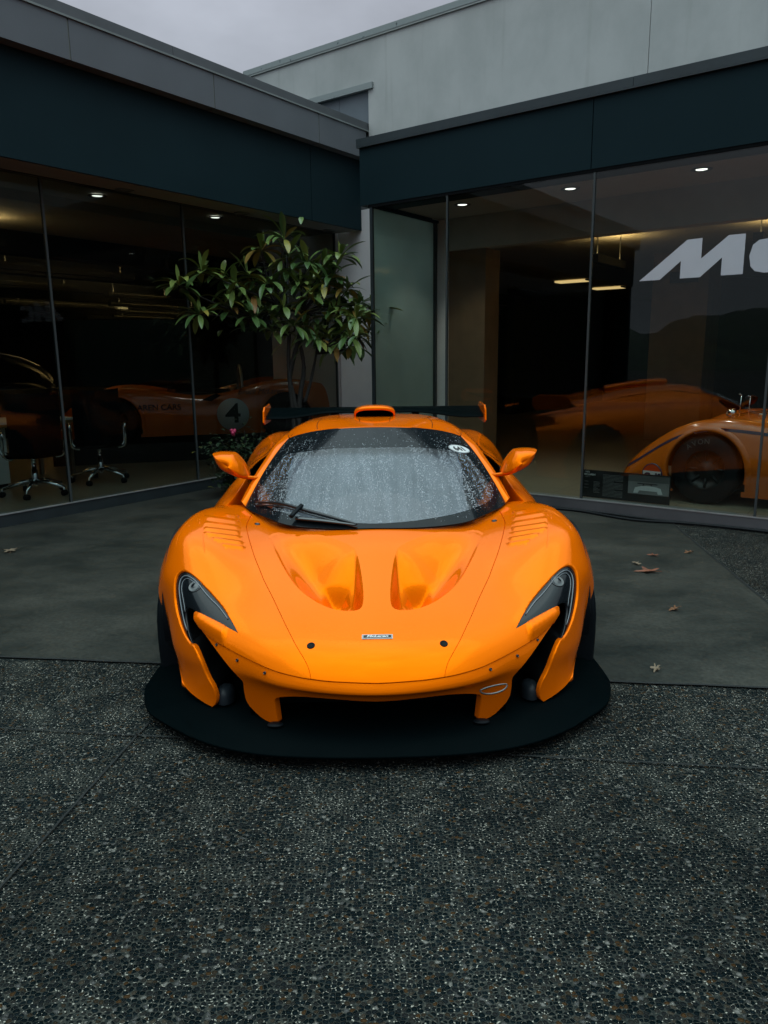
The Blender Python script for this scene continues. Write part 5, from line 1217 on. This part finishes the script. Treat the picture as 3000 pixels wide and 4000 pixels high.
# ---- the number 4 racer in the left wing: an open sports racer seen from the side
RACE = simple('vintage_orange', (.62, .13, .008), .22, var=.06, coat=.6)
RACEBLUE = simple('navy_stripe', (.012, .02, .06), .35)
def racer(name, label, loc, rz, number):
    """body along x (nose at -x), near flank at y = -0.9"""
    o = emp(name, label, 'race car', loc, rz, None)
    # stations: x, half width, height of the flank top, height of the centre line, bottom
    ST = [(-1.95, .62, .20, .22, .13), (-1.80, .78, .36, .33, .10), (-1.50, .88, .58, .44, .09), (-1.15, .91, .715, .52, .09), (-.75, .915, .72, .57, .09), (-.35, .90, .66, .60, .09), (.10, .89, .62, .60, .09), (.55, .90, .70, .64, .09), (.95, .93, .80, .68, .09), (1.35, .94, .80, .68, .09), (1.75, .92, .72, .62, .12), (2.05, .88, .64, .58, .22)]
    X = curve(ST, 150); G_ = []
    for x, hw, zt, zc, zb in X:
        half = curve([(0, zc), (hw * .35, zc + .01), (hw * .62, zc * .4 + zt * .6), (hw * .80, zt), (hw * .93, zt - .05), (hw, zt * .62), (hw * .99, zt * .3 + zb * .7), (hw * .93, zb)], 60)
        G_.append([(x, -a, z) for a, z in half[::-1]] + [(x, a, z) for a, z in half[1:]])
    b = MB(); fs = []; G2_ = np.array(G_); na, nb = G2_.shape[:2]
    for i in range(na - 1):
        for j in range(nb - 1):
            p = G2_[i, j]
            if any(math.hypot(p[0] - wx, p[2] - .29) < wr + .010 and abs(p[1]) > .5 for wx, wr in ((-1.1, .345), (1.15, .355))): continue
            fs.append((i * nb + j, (i + 1) * nb + j, (i + 1) * nb + j + 1, i * nb + j + 1))
    b.add(G2_.reshape(-1, 3), fs, 0, True); b.add([(2.05, -.85, .62), (2.05, .85, .62), (2.03, .85, .22), (2.03, -.85, .22)], [(0, 1, 2, 3)]); bo_ = b.build('body', RACE, o)
    tree_ = BVHTree.FromPolygons([tuple(v) for v in G2_.reshape(-1, 3)], [(i * nb + j, (i + 1) * nb + j, (i + 1) * nb + j + 1, i * nb + j + 1) for i in range(na - 1) for j in range(nb - 1)])
    for wx, wr in ((-1.1, .345), (1.15, .355)):
        for sy in (-1, 1):
            rg = []
            for k in range(41):
                q = -.25 + (math.pi + .5) * k / 40; row_ = []
                for dr_, li_ in ((.050, -.001), (.045, .003), (.012, .006), (-.004, .002)):
                    x_, z_ = wx + (wr + dr_) * math.cos(q), .29 + (wr + dr_) * math.sin(q)
                    h_ = tree_.ray_cast(Vector((x_, sy * 3, z_)), Vector((0, -sy, 0)))
                    if h_[0] is None: break
                    row_.append((x_, h_[0].y + sy * li_, z_))
                if len(row_) < 4: continue
                rg.append(row_ + [(row_[3][0], row_[3][1] - sy * .10, row_[3][2])])
            al_ = MB(); al_.grid(rg); al_.build('arch_lip', RACE, o)
    for wx, wr, ww in ((-1.1, .30, .26), (1.15, .32, .36)):
        for sy in (-1, 1):
            t = MB(); t.lathe([(wr - .13, -ww / 2), (wr - .03, -ww / 2), (wr, -ww / 2 + .03), (wr, ww / 2 - .03), (wr - .03, ww / 2), (wr - .13, ww / 2)], (0, 0, 0), 'y', 40); to = t.build('tyre', RUBBER, o, loc=(wx, sy * (.88 - ww / 2), wr))
            r_ = MB(); r_.lathe([(wr - .13, -.12), (wr - .14, -.09), (.10, -.05), (.05, -.09), (.002, -.10)], (0, 0, 0), 'y', 30)
            for k in range(8):
                q = math.pi * k / 4; r_.tube([(.07 * math.cos(q), -.06, .07 * math.sin(q)), ((wr - .14) * math.cos(q), -.085, (wr - .14) * math.sin(q))], .012, 6)
            ro = r_.build('rim', simple('dark_magnesium', (.022, .022, .022), .45, metal=.4), to)
            if sy > 0: ro.rotation_euler = (0, 0, math.pi)
            if wx < 0 and sy < 0 and number is None:
                for k, ch in enumerate('AVON'):
                    q = R(128 - 13 * k); text_obj('tyre_lettering', ch, .062, simple('faded_tyre_print', (.10, .10, .10), .6), to, frame((.243 * math.cos(q), -ww / 2 - .002, .243 * math.sin(q)), (math.sin(q), 0, -math.cos(q)), (math.cos(q), 0, math.sin(q))), .0005, .0006)
    arch_ = MB(); arch_.box((-1.40, -.55, .1), (-.80, .55, .6)); arch_.box((.85, -.5, .1), (1.45, .5, .6)); arch_.build('chassis', VOID, o)
    ck = MB(); ck.grid([[(x, y, .645 + .02 * (1 - (y / .42) ** 2)) for y in np.linspace(-.42, .42, 7)] for x in np.linspace(-.30, .45, 6)]); ck.build('cockpit_opening', VOID, o)
    wsn = MB(); wsn.grid([[(-.42 + .10 * k, .55 * math.sin(q), .66 + .12 * k - .02 * abs(math.sin(q))) if True else 0 for q in np.linspace(-1.3, 1.3, 15)] for k in (0, .5, 1)]); wsn.build('windshield', glass('perspex', (.8, .8, .8), 1.5), o)
    ro_ = MB(); ro_.tube([(.62, .3 * math.cos(q), .62 + .38 * math.sin(q)) for q in np.linspace(0, math.pi, 16)], .02, 8); ro_.build('roll_hoop', STEEL, o)
    return o
ax = math.atan2(-1.7, 1.3)  # direction of its length in the (s, t) plane
r4 = racer('race_car', 'vintage orange race car number 4 in the dim left showroom behind the chairs', tuple(Wd(-9.0 + .62 * math.cos(R(52.5)), 6.7 + .62 * math.sin(R(52.5)), .36)), SITE + R(52.5), 4)
ped = emp('display_plinth', 'low dark plinth carrying the orange race car number 4', 'plinth', tuple(Wd(-9.0 + .62 * math.cos(R(52.5)), 6.7 + .62 * math.sin(R(52.5)), .10)), SITE + R(52.5))
part('block', INDARK, ped, ((-1.9, -.75, 0), (1.9, .75, .25)))
def flank(o, x, z, y=-.9): 
    return frame((x, y, z), (1, 0, 0), (0, 0, 1))
rd = MB(); rd.lathe([(.215, -.004), (.215, .002), (.001, .003)], n=40); rdo = rd.build('number_roundel', WHITE, r4); rdo.matrix_basis = flank(r4, .42, .36, -.925)
text_obj('roundel_number', '4', .36, INK, rdo, Matrix.Translation((0, 0, .005)), .001, .006, 1.15)
text_obj('flank_lettering', 'McLAREN CARS', .105, INK, r4, flank(r4, -.62, .475, -.925), .001, .001, 1.0)
text_obj('script_lettering', 'Bruce McLaren', .10, INK, r4, flank(r4, .80, .655, -.93), .001, 0, 1.0, .4)
sc_ = MB(); sc_.prism([(.02, .56), (.20, .64), (.28, .62), (.14, .54)], -.93, -.90, 'xz'); sc_.build('side_scoop', VOID, r4)
# ---- the vintage racer against the right-hand glass
m8 = racer('race_car', 'vintage orange race car with navy stripe close behind the right pane, poster at its nose', tuple(Wd(-.52, 7.98, .10)), SITE, None)
m8.scale = (1, 1, 1.06)
stp = MB(); 
def flank_pt(x, z, out=.0): return (x, -.93 - out, z)
ST_STRIPE = [(-1.86, .262), (-1.70, .36), (-1.51, .485), (-1.34, .575), (-1.17, .628), (-.97, .648), (-.62, .625), (-.3, .575), (.2, .53), (.7, .60)]
# find the flank of the body from its mesh
_mb = [c for c in m8.children if c.name.startswith('body')][0]
_fb = BVHTree.FromPolygons([v.co[:] for v in _mb.data.vertices], [p.vertices[:] for p in _mb.data.polygons])
def on_flank(x, z, lift):
    h = _fb.ray_cast(Vector((x, -3, z)), Vector((0, 1, 0)))
    return (x, (h[0].y if h[0] else -.9) - lift, z)
rows_ = []
for x, z in curve(ST_STRIPE, 60): rows_.append([on_flank(x, z - .012, .004), on_flank(x, z + .012, .004)])
stp.grid(rows_); stp.build('side_stripe', RACEBLUE, m8)
dsc = MB(); _h = _fb.ray_cast(Vector((-1.56, -3, .235)), Vector((0, 1, 0))); _n = _h[1] if _h[1].y < 0 else -_h[1]; dp = _h[0] + _n * .02
dsc.lathe([(.098, -.01), (.098, .003), (.088, .004)], n=40, mat=0); dsc.lathe([(.088, .004), (.001, .0042)], n=40, mat=1)
do_ = dsc.build('oil_disc', [RACEBLUE, simple('disc_orange', (.65, .06, .01), .4)], m8); do_.matrix_basis = frame(dp, Vector((0, 0, 1)).cross(_n), (0, 0, 1))
band = MB(); band.box((-.087, -.075, .005), (.087, .028, .007)); band.build('disc_band', WHITE, do_)
text_obj('disc_lettering', 'Gulf', .082, RACEBLUE, do_, Matrix.Translation((0, -.022, .009)), .0005, .004, 1.1)
cw = MB(); cw.grid([[(x, y, z - .10 * (y / .5) ** 2) for y in np.linspace(-.55, .55, 9)] for x, z in curve([(-1.30, .60), (-1.10, .70), (-.90, .755), (-.6, .765), (-.1, .73)], 16)]); cw.build('nose_cowl', RACE, m8)
mi = MB(); mi.lathe([(.001, -.05), (.03, -.045), (.04, 0), (.04, .03), (.03, .034), (.001, .036)], (0, 0, 0), 'x', 20); mio = mi.build('racing_mirror', CHROME, m8); mio.location = (-.985, -.50, .765)
for x, y, h in ((-.95, -.35, .92), (-.90, -.20, .90)):
    an = MB(); an.tube([(x, y, .72), (x + .005, y, h)], .006, 8); an.tube([(x + .005, y, h - .005), (x - .02, y, h + .003)], .006, 6); an.build('filler_rod', CHROME, m8)
lt_ = MB(); lt_.box((-.74, -.62, .735), (-.68, -.55, .775)); lt_.build('bonnet_latch', CHROME, m8, bevel=.004)
pn = emp('info_poster', 'black printed poster headed 1972 with a white race car picture, leaning on the right pane', 'poster', tuple(Wd(-2.245, 6.82, .118)), SITE)
bd = MB(); bd.box((-.412, 0, 0), (.412, .012, .262)); bdo = bd.build('board', INK, pn)
gp_ = simple('grey_print', (.20, .20, .20), .6)
for t_, z_, sz_ in (('1972', .243, .022), ('MCLAREN', .219, .024)):
    text_obj('poster_heading', t_, sz_, WHITE, pn, frame((-.385 + len(t_) * sz_ * .30, -.002, z_), (1, 0, 0), (0, 0, 1)), .0005, .0006)
text_obj('poster_heading', 'M8F-P', .020, gp_, pn, frame((-.357, -.002, .197), (1, 0, 0), (0, 0, 1)), .0005, 0)
tx = MB(); rr = random.Random(5)
for k in range(17):
    z_ = .225 - .0125 * k; tx.box((-.205, -.0015, z_), (-.205 + .19 * (1 if k % 6 != 5 else rr.uniform(.3, .7)), -.001, z_ + .004))
for k in range(9):
    z_ = .150 - .0125 * k; tx.box((-.295, -.0015, z_), (-.295 + rr.uniform(.03, .065), -.001, z_ + .004))
for k in range(3): tx.box((-.385, -.0015, .15 - .03 * k), (-.345, -.001, .154 - .03 * k))
tx.build('poster_text', gp_, pn)
ph = MB(); ph.box((.035, -.002, .075), (.405, -.001, .25), 0)
ph.prism([(.085, .085), (.10, .135), (.15, .15), (.20, .155), (.24, .155), (.29, .15), (.33, .14), (.35, .088), (.31, .085), (.30, .11), (.14, .11), (.125, .085)], -.004, -.002, 'xz', 1)
ph.box((.12, -.004, .17), (.30, -.002, .178), 2); ph.box((.17, -.004, .155), (.18, -.002, .17), 2); ph.box((.24, -.004, .155), (.25, -.002, .17), 2); ph.box((.035, -.003, .19), (.405, -.002, .25), 3)
ph.build('poster_picture', [gp_, WHITE, INK, simple('pale_grey_print', (.10, .10, .10), .6)], pn)
# ---- outdoors beyond the left wing
sv = emp('parked_car', 'dark estate car parked outside, glimpsed through the far window at the left border', 'car', tuple(Wd(-18.3, 8.2, 0)), SITE + R(55))
X = curve([(-2.3, .55, .62), (-2.1, .80, .86), (-1.2, .86, 1.02), (-.6, .80, 1.48), (.2, .78, 1.62), (1.2, .78, 1.58), (1.9, .80, 1.30), (2.2, .82, .95), (2.3, .75, .5)], 50)
b = MB(); b.grid([[(x, -hw, .28), (x, -hw * 1.04, .6), (x, -hw, min(zt, .95)), (x, -hw * .86, zt - .06), (x, 0, zt), (x, hw * .86, zt - .06), (x, hw, min(zt, .95)), (x, hw * 1.04, .6), (x, hw, .28)] for x, hw, zt in X]); b.build('body', simple('dark_car_paint', (.02, .024, .03), .15, coat=1), sv)
for x in (-1.4, 1.4):
    for sy in (-1, 1):
        t = MB(); t.lathe([(.0, -.1), (.2, -.11), (.33, -.09), (.34, 0), (.33, .09), (.2, .11), (0, .1)], (0, 0, 0), 'y', 28); t.build('wheel', RUBBER, sv, loc=(x, sy * .80, .34))
gl_ = MB(); gl_.grid([[(x, -.845, 1.0), (x, -.75, zt - .12)] for x, hw, zt in X[16:38]]); gl_.build('side_window', GLOSSBLACK, sv)
rl_ = MB(); rl_.tube([(x, -.62, zt + .03) for x, hw, zt in X[18:38]], .02, 6); rl_.build('roof_rail', CHROME, sv)

# ================================================================== planting
LEAF = None
def leaf_mat(name, cols, rough=.35):
    m, n, l, p = mat(name)
    at_ = n.new('ShaderNodeAttribute'); at_.attribute_name = 'tone'; at_.attribute_type = 'GEOMETRY'
    cr = n.new('ShaderNodeValToRGB'); c_ = cr.color_ramp
    c_.elements[0].position = 0; c_.elements[0].color = (*cols[0], 1); c_.elements[1].position = 1; c_.elements[1].color = (*cols[-1], 1)
    for i, q in enumerate(cols[1:-1]): e_ = c_.elements.new((i + 1) / (len(cols) - 1)); e_.color = (*q, 1)
    l.new(at_.outputs['Fac'], cr.inputs[0]); l.new(cr.outputs[0], p.inputs['Base Color']); p.inputs['Roughness'].default_value = rough; p.inputs['Specular IOR Level'].default_value = .35
    tcn = n.new('ShaderNodeTexCoord'); no = n.new('ShaderNodeTexNoise'); no.inputs['Scale'].default_value = 40; l.new(tcn.outputs['Object'], no.inputs['Vector'])
    b = n.new('ShaderNodeBump'); b.inputs['Strength'].default_value = .3; b.inputs['Distance'].default_value = .004; l.new(no.outputs['Fac'], b.inputs['Height']); l.new(b.outputs[0], p.inputs['Normal'])
    return m
class Leaves:
    def __init__(s): s.v = []; s.f = []; s.t = []
    def leaf(s, base, d, up_, ln, wd, droop, tone, curl=.12, shape='oblong'):
        d = Vector(d).normalized(); side = d.cross(Vector(up_)); 
        if side.length < .05: side = d.cross(Vector((1, .3, 0)))
        side.normalize(); b = len(s.v); p = Vector(base); n_ = 8; dd = d.copy()
        for k in range(n_ + 1):
            f = k / n_
            w_ = wd * (max(.04, math.sin(math.pi * min(1, (f * .92 + .02))) ** .8) * (.55 + .75 * f if f < .65 else 1.04 - .55 * (f - .65)) if f > .10 else .06)
            if k == n_: w_ = .0
            nn = side.cross(dd).normalized()
            s.v += [tuple(p - side * w_ * .5 + nn * w_ * curl), tuple(p - nn * w_ * .05), tuple(p + side * w_ * .5 + nn * w_ * curl)]
            s.t += [min(1, tone + .05), max(0, tone - .03), tone]
            p = p + dd * (ln / n_); dd = (dd + Vector((0, 0, -1)) * droop / n_).normalized()
        for k in range(n_):
            a = b + 3 * k; s.f += [(a, a + 1, a + 4, a + 3), (a + 1, a + 2, a + 5, a + 4)]
    def build(s, name, m_, parent):
        me = bpy.data.meshes.new(name); me.from_pydata(s.v, [], s.f); me.materials.append(m_)
        me.polygons.foreach_set('use_smooth', [True] * len(s.f)); a = me.attributes.new('tone', 'FLOAT', 'POINT'); a.data.foreach_set('value', s.t)
        o = bpy.data.objects.new(name, me); C.objects.link(o); o.parent = parent; return o
BIGLEAF = leaf_mat('leathery_leaf', [(.028, .064, .020), (.060, .120, .034), (.125, .19, .048), (.21, .25, .06), (.26, .22, .04), (.22, .10, .035)])
BARK = simple('bark', (.014, .014, .012), .8, var=.3, vscale=25, bump=.5, bscale=60)
base = (-5.98, 6.38)
pl_ = emp('potted_tree', 'tall leggy rhododendron with drooping whorls of long leaves in the courtyard corner', 'tree', tuple(Wd(*base, 0)), SITE)
pr = random.Random(21)
ROS = [(-6.008, 6.361, 2.735), (-6.19, 6.185, 2.614), (-6.627, 5.714, 2.36), (-6.40, 5.424 + .3, 2.236), (-6.48, 5.68, 1.904), (-6.303, 6.069, 2.356), (-6.273, 6.1, 2.14), (-6.387, 5.981, 2.035), (-5.89, 6.471, 2.245), (-5.608, 6.717, 2.348), (-5.824, 6.531, 2.488), (-5.548, 6.766, 2.539), (-5.587, 6.734, 1.961), (-5.46, 6.837, 1.853), (-5.4, 6.885, 2.03), (-5.607, 6.717, 1.621),
       (-6.1, 6.5, 2.40), (-6.25, 6.3, 1.95), (-5.75, 6.45, 2.10), (-6.05, 6.1, 2.25), (-5.95, 6.7, 2.3), (-6.35, 5.9, 2.20), (-6.15, 6.25, 1.75), (-5.7, 6.9, 2.15), (-6.3, 6.5, 2.15), (-5.85, 6.3, 1.80), (-6.42, 5.80, 2.30), (-5.65, 6.6, 2.25), (-6.0, 6.4, 2.55), (-6.45, 5.9, 1.95), (-5.75, 6.75, 1.75), (-5.95, 6.25, 2.0), (-5.5, 6.8, 1.72), (-5.45, 6.9, 1.95), (-5.62, 6.62, 1.85), (-5.7, 6.5, 1.65), (-6.2, 6.0, 1.9), (-6.35, 5.75, 2.05), (-5.9, 6.55, 1.75), (-5.27, 7.0, 1.95), (-5.3, 6.96, 1.74), (-5.42, 6.85, 1.58), (-5.52, 6.85, 2.2), (-5.7, 6.65, 2.42), (-5.6, 6.7, 1.58), (-5.14, 6.52, 1.86), (-5.22, 6.50, 1.66)]
# the two westernmost whorls sit in front of the glass, nearer the yard
ROS[2] = (-6.42, 5.52, 2.35); ROS[3] = (-6.46, 5.24, 2.20); ROS[4] = (-6.38, 5.42, 1.91)
lf = Leaves(); loc = lambda q: Vector((q[0] - base[0], q[1] - base[1], q[2]))
forks = [Vector((-.02, .0, 1.72)), Vector((.08, .06, 1.62)), Vector((-.10, -.10, 2.05)), Vector((.10, .10, 1.95)), Vector((-.22, -.16, 1.85)), Vector((.22, .18, 1.50))]
wood = MB()
stems = [[(-.01, .01, 0), (.0, .0, .8), (-.03, -.02, 1.3), forks[0]], [(.06, .04, 0), (.05, .05, .9), (.10, .09, 1.3), forks[1]], [(.01, -.03, 0), (.05, .03, .7), (-.02, -.01, 1.2), (.05, .05, 1.6), forks[3]], [forks[0], (-.07, -.07, 1.9), forks[2]], [forks[0], (-.12, -.09, 1.78), forks[4]], [(.10, .09, .95), (.16, .14, 1.2), forks[5]]]
for s_ in stems: wood.tube([tuple(p) for p in curve([tuple(q) for q in s_], 12)], [.034 - .0012 * k for k in range(12)] if s_[0][2] == 0 else [.020 - .0006 * k for k in range(12)], 8)
for i, q in enumerate(ROS):
    p = loc(q); f = min(forks, key=lambda z: (z - p).length + (.5 if z.z > p.z else 0)); mid = f.lerp(p, .55) + Vector((pr.uniform(-.04, .04), pr.uniform(-.04, .04), pr.uniform(-.06, .03)))
    wood.tube([tuple(z) for z in curve([tuple(f), tuple(mid), tuple(p)], 9)], [.013 - .0009 * k for k in range(9)], 7)
    n_ = pr.randint(11, 16); a0 = pr.uniform(0, 6.28)
    for k in range(n_):
        a = a0 + 2.4 * k; el = pr.uniform(-.35, .75) if k > 2 else pr.uniform(.5, 1.2)
        d = Vector((math.cos(a) * math.cos(el), math.sin(a) * math.cos(el), math.sin(el)))
        tone = min(1, max(0, pr.gauss(.28, .13) + (.14 if el > .5 else 0)))
        if pr.random() < .07: tone = pr.uniform(.72, 1)
        lf.leaf(p + d * .012, d, (0, 0, 1), pr.uniform(.22, .37), pr.uniform(.056, .084), pr.uniform(.5, 1.9), tone, pr.uniform(.05, .2))
    if pr.random() < .8: lf.leaf(p, (pr.uniform(-.15, .15), pr.uniform(-.15, .15), 1), (1, 0, 0), pr.uniform(.14, .24), .05, .1, pr.uniform(.35, .6))
for k in range(70):
    f = Vector(pr.choice(ROS)); f = loc(f) + Vector((pr.gauss(0, .12), pr.gauss(0, .12), pr.gauss(-.1, .12))); a = pr.uniform(0, 6.28)
    lf.leaf(f, (math.cos(a), math.sin(a), pr.uniform(-.6, .3)), (0, 0, 1), pr.uniform(.15, .24), .055, 1.2, pr.uniform(.05, .35))
wood.build('trunk', BARK, pl_); lf.build('crown', BIGLEAF, pl_)
# under-planting
SMALL = leaf_mat('small_leaf', [(.008, .020, .010), (.014, .032, .014), (.025, .05, .018), (.05, .08, .02), (.13, .12, .02)], .5)
sh = emp('flowering_shrub', 'low dark leafy shrub with one pink flower below the tree', 'shrub', tuple(Wd(-6.05, 5.65, 0)), SITE)
sl = Leaves(); tw = MB()
for k in range(34):
    a = pr.uniform(0, 6.28); r_ = pr.uniform(.05, .48) ; h = pr.uniform(.25, .78) * (1 - .5 * r_); top_ = Vector((math.cos(a) * r_ * .55, math.sin(a) * r_ * 1.5, h))
    tw.tube([(top_.x * .2, top_.y * .2, 0), tuple(top_ * .6), tuple(top_)], [.006, .004, .0025], 5)
    for j in range(60):
        f = pr.uniform(.15, 1.05); p = top_ * f + Vector((pr.gauss(0, .06), pr.gauss(0, .07), pr.gauss(0, .05)))
        if p.z < .01: p.z = .02
        b_ = pr.uniform(0, 6.28); sl.leaf(p, (math.cos(b_), math.sin(b_), pr.uniform(-.3, .7)), (0, 0, 1), pr.uniform(.04, .075), pr.uniform(.025, .045), .8, min(1, max(0, pr.gauss(.25, .18))) if pr.random() > .02 else .95)
tw.build('stems', BARK, sh); sl.build('foliage', SMALL, sh)
PINK = simple('pink_petal', (.45, .03, .10), .5)
fl2 = MB()
fp = Vector((-6.065 + 6.05, 5.518 - 5.65, .66))
for k in range(6):
    q = 2 * math.pi * k / 6; fl2.lathe([(.002, 0), (.016, .012), (.020, .03), (.008, .042), (.001, .044)], (fp.x + .016 * math.cos(q), fp.y + .016 * math.sin(q), fp.z + .015 * math.sin(2 * q)), 'z', 8)
for k in range(4):
    fl2.lathe([(.002, 0), (.012, .01), (.014, .02), (.001, .034)], (fp.x + .010 * math.cos(k * 1.6), fp.y + .010 * math.sin(k * 1.6), fp.z - .022), 'z', 8)
fl2.build('flower', PINK, sh)
# ---- fallen leaves
BROWN = [simple('dry_leaf_brown', (.16, .07, .03), .7, var=.25, vscale=30), simple('dry_leaf_tan', (.20, .15, .10), .7, var=.25, vscale=30), simple('dry_leaf_rust', (.17, .05, .02), .6, var=.3, vscale=30)]
def fallen(s, t, size, rz, m_, label, thin=1.0):
    o = MB(); outl_ = []
    for k in range(5):
        a = R(-90 + 72 * k + 36); 
        for da, r_ in ((-.30, .42), (-.13, .75), (0, 1.0), (.13, .75), (.30, .42)):
            outl_.append((size * r_ * math.cos(a + da) * thin, size * r_ * math.sin(a + da)))
    vs = [(0, 0, .010)] + [(x, y, .004 + .010 * abs(math.sin(9 * (x + y) / size)) + .25 * abs(x)) for x, y in outl_]
    n_ = len(outl_); vs2 = [(x, y, z - .0012) for x, y, z in vs]
    o.add(vs + vs2, [(0, 1 + k, 1 + (k + 1) % n_) for k in range(n_)] + [(n_ + 1, n_ + 2 + (k + 1) % n_, n_ + 2 + k) for k in range(n_)])
    o.tube([(0, 0, .008), (0, -size * .9, .006)], .0015, 5)
    q = o.build('fallen_leaf', m_); q.location = Wd(s, t, .006); q.rotation_euler = (0, 0, rz); tag(q, label, 'leaf', 'fallen leaves on the concrete')
fallen(-5.658, 2.798, .075, .4, BROWN[1], 'dry tan leaf lying on the concrete at the left border')
fallen(-1.439, 4.965, .10, 1.5, BROWN[2], 'largest rusty leaf on the concrete right of the orange car', .6)
fallen(-1.57, 5.114, .05, .2, BROWN[1], 'pale tan leaf just above the largest rusty leaf', .6)
fallen(-1.084, 4.282, .055, 2.2, BROWN[0], 'curled brown leaf midway between the right headlight and the border', .7)
fallen(-.916, 3.37, .05, 2.6, BROWN[1], 'small pale leaf near the front edge of the concrete at right', .5)
fallen(-1.54, 5.398, .045, 1.0, BROWN[2], 'small dark rust leaf, farthest but one at right', .6)
fallen(-1.35, 5.63, .045, 1.9, BROWN[0], 'farthest small brown leaf at right towards the gravel edge', .6)
fallen(-4.65, 3.55, .045, .9, BROWN[0], 'small brown leaf on the concrete left of the front fender', .6)
# ---- cables along the foot of the bay
def cable(pts, label, r_=.011):
    o = MB(); P_ = curve([tuple(Wd(s, t, .018)) for s, t in pts], 60); o.tube([tuple(q) for q in P_], r_, 8); tag(o.build('cable', RUBBER), label, 'cable', 'black cables at the foot of the bay')
cable([(-4.6, 6.62), (-3.6, 6.60), (-2.883, 6.59), (-2.528, 6.60), (-2.096, 6.498), (-1.747, 6.57), (-1.404, 6.63), (-.6, 6.64), (1.5, 6.62)], 'black cable that sags out onto the concrete below the right pane')
cable([(-4.6, 6.655), (-3.2, 6.64), (-2.761, 6.645), (-2.215, 6.62), (-1.801, 6.60), (-1.2, 6.66), (-.3, 6.655), (1.5, 6.65)], 'black cable running straight against the foot of the bay')
# ---- land around: a wooded rise that closes the view and shows in the glass
m, n, l, p = mat('woods'); tcn = n.new('ShaderNodeTexCoord'); no = n.new('ShaderNodeTexNoise'); no.inputs['Scale'].default_value = .6; no.inputs['Detail'].default_value = 8; l.new(tcn.outputs['Object'], no.inputs['Vector'])
cr = n.new('ShaderNodeValToRGB'); cr.color_ramp.elements[0].position = .35; cr.color_ramp.elements[0].color = (.006, .012, .010, 1); cr.color_ramp.elements[1].position = .7; cr.color_ramp.elements[1].color = (.03, .045, .025, 1); l.new(no.outputs['Fac'], cr.inputs[0]); l.new(cr.outputs[0], p.inputs['Base Color']); p.inputs['Roughness'].default_value = .9
hm = MB(); rows_ = []
hr = random.Random(9); phs = [hr.uniform(0, 6.28) for _ in range(12)]
for j, (r_, hh) in enumerate(((58, 0), (62, .35), (67, .7), (72, .95), (80, 1.0))):
    rw = []
    for k in range(361):
        a = 2 * math.pi * k / 360; hgt = 8.0 + 2.2 * math.sin(2 * a + phs[0]) + 1.2 * math.sin(5 * a + phs[1]) + .8 * math.sin(13 * a + phs[2]) + .7 * math.sin(37 * a + phs[3] + j) + .6 * math.sin(71 * a + phs[4] + 2 * j) + .35 * hr.random()
        rw.append((r_ * math.sin(a), r_ * math.cos(a), max(0, hh * hgt) - .1))
    rows_.append(rw)
hm.grid(rows_); tag(hm.build('hills', m), kind='structure')
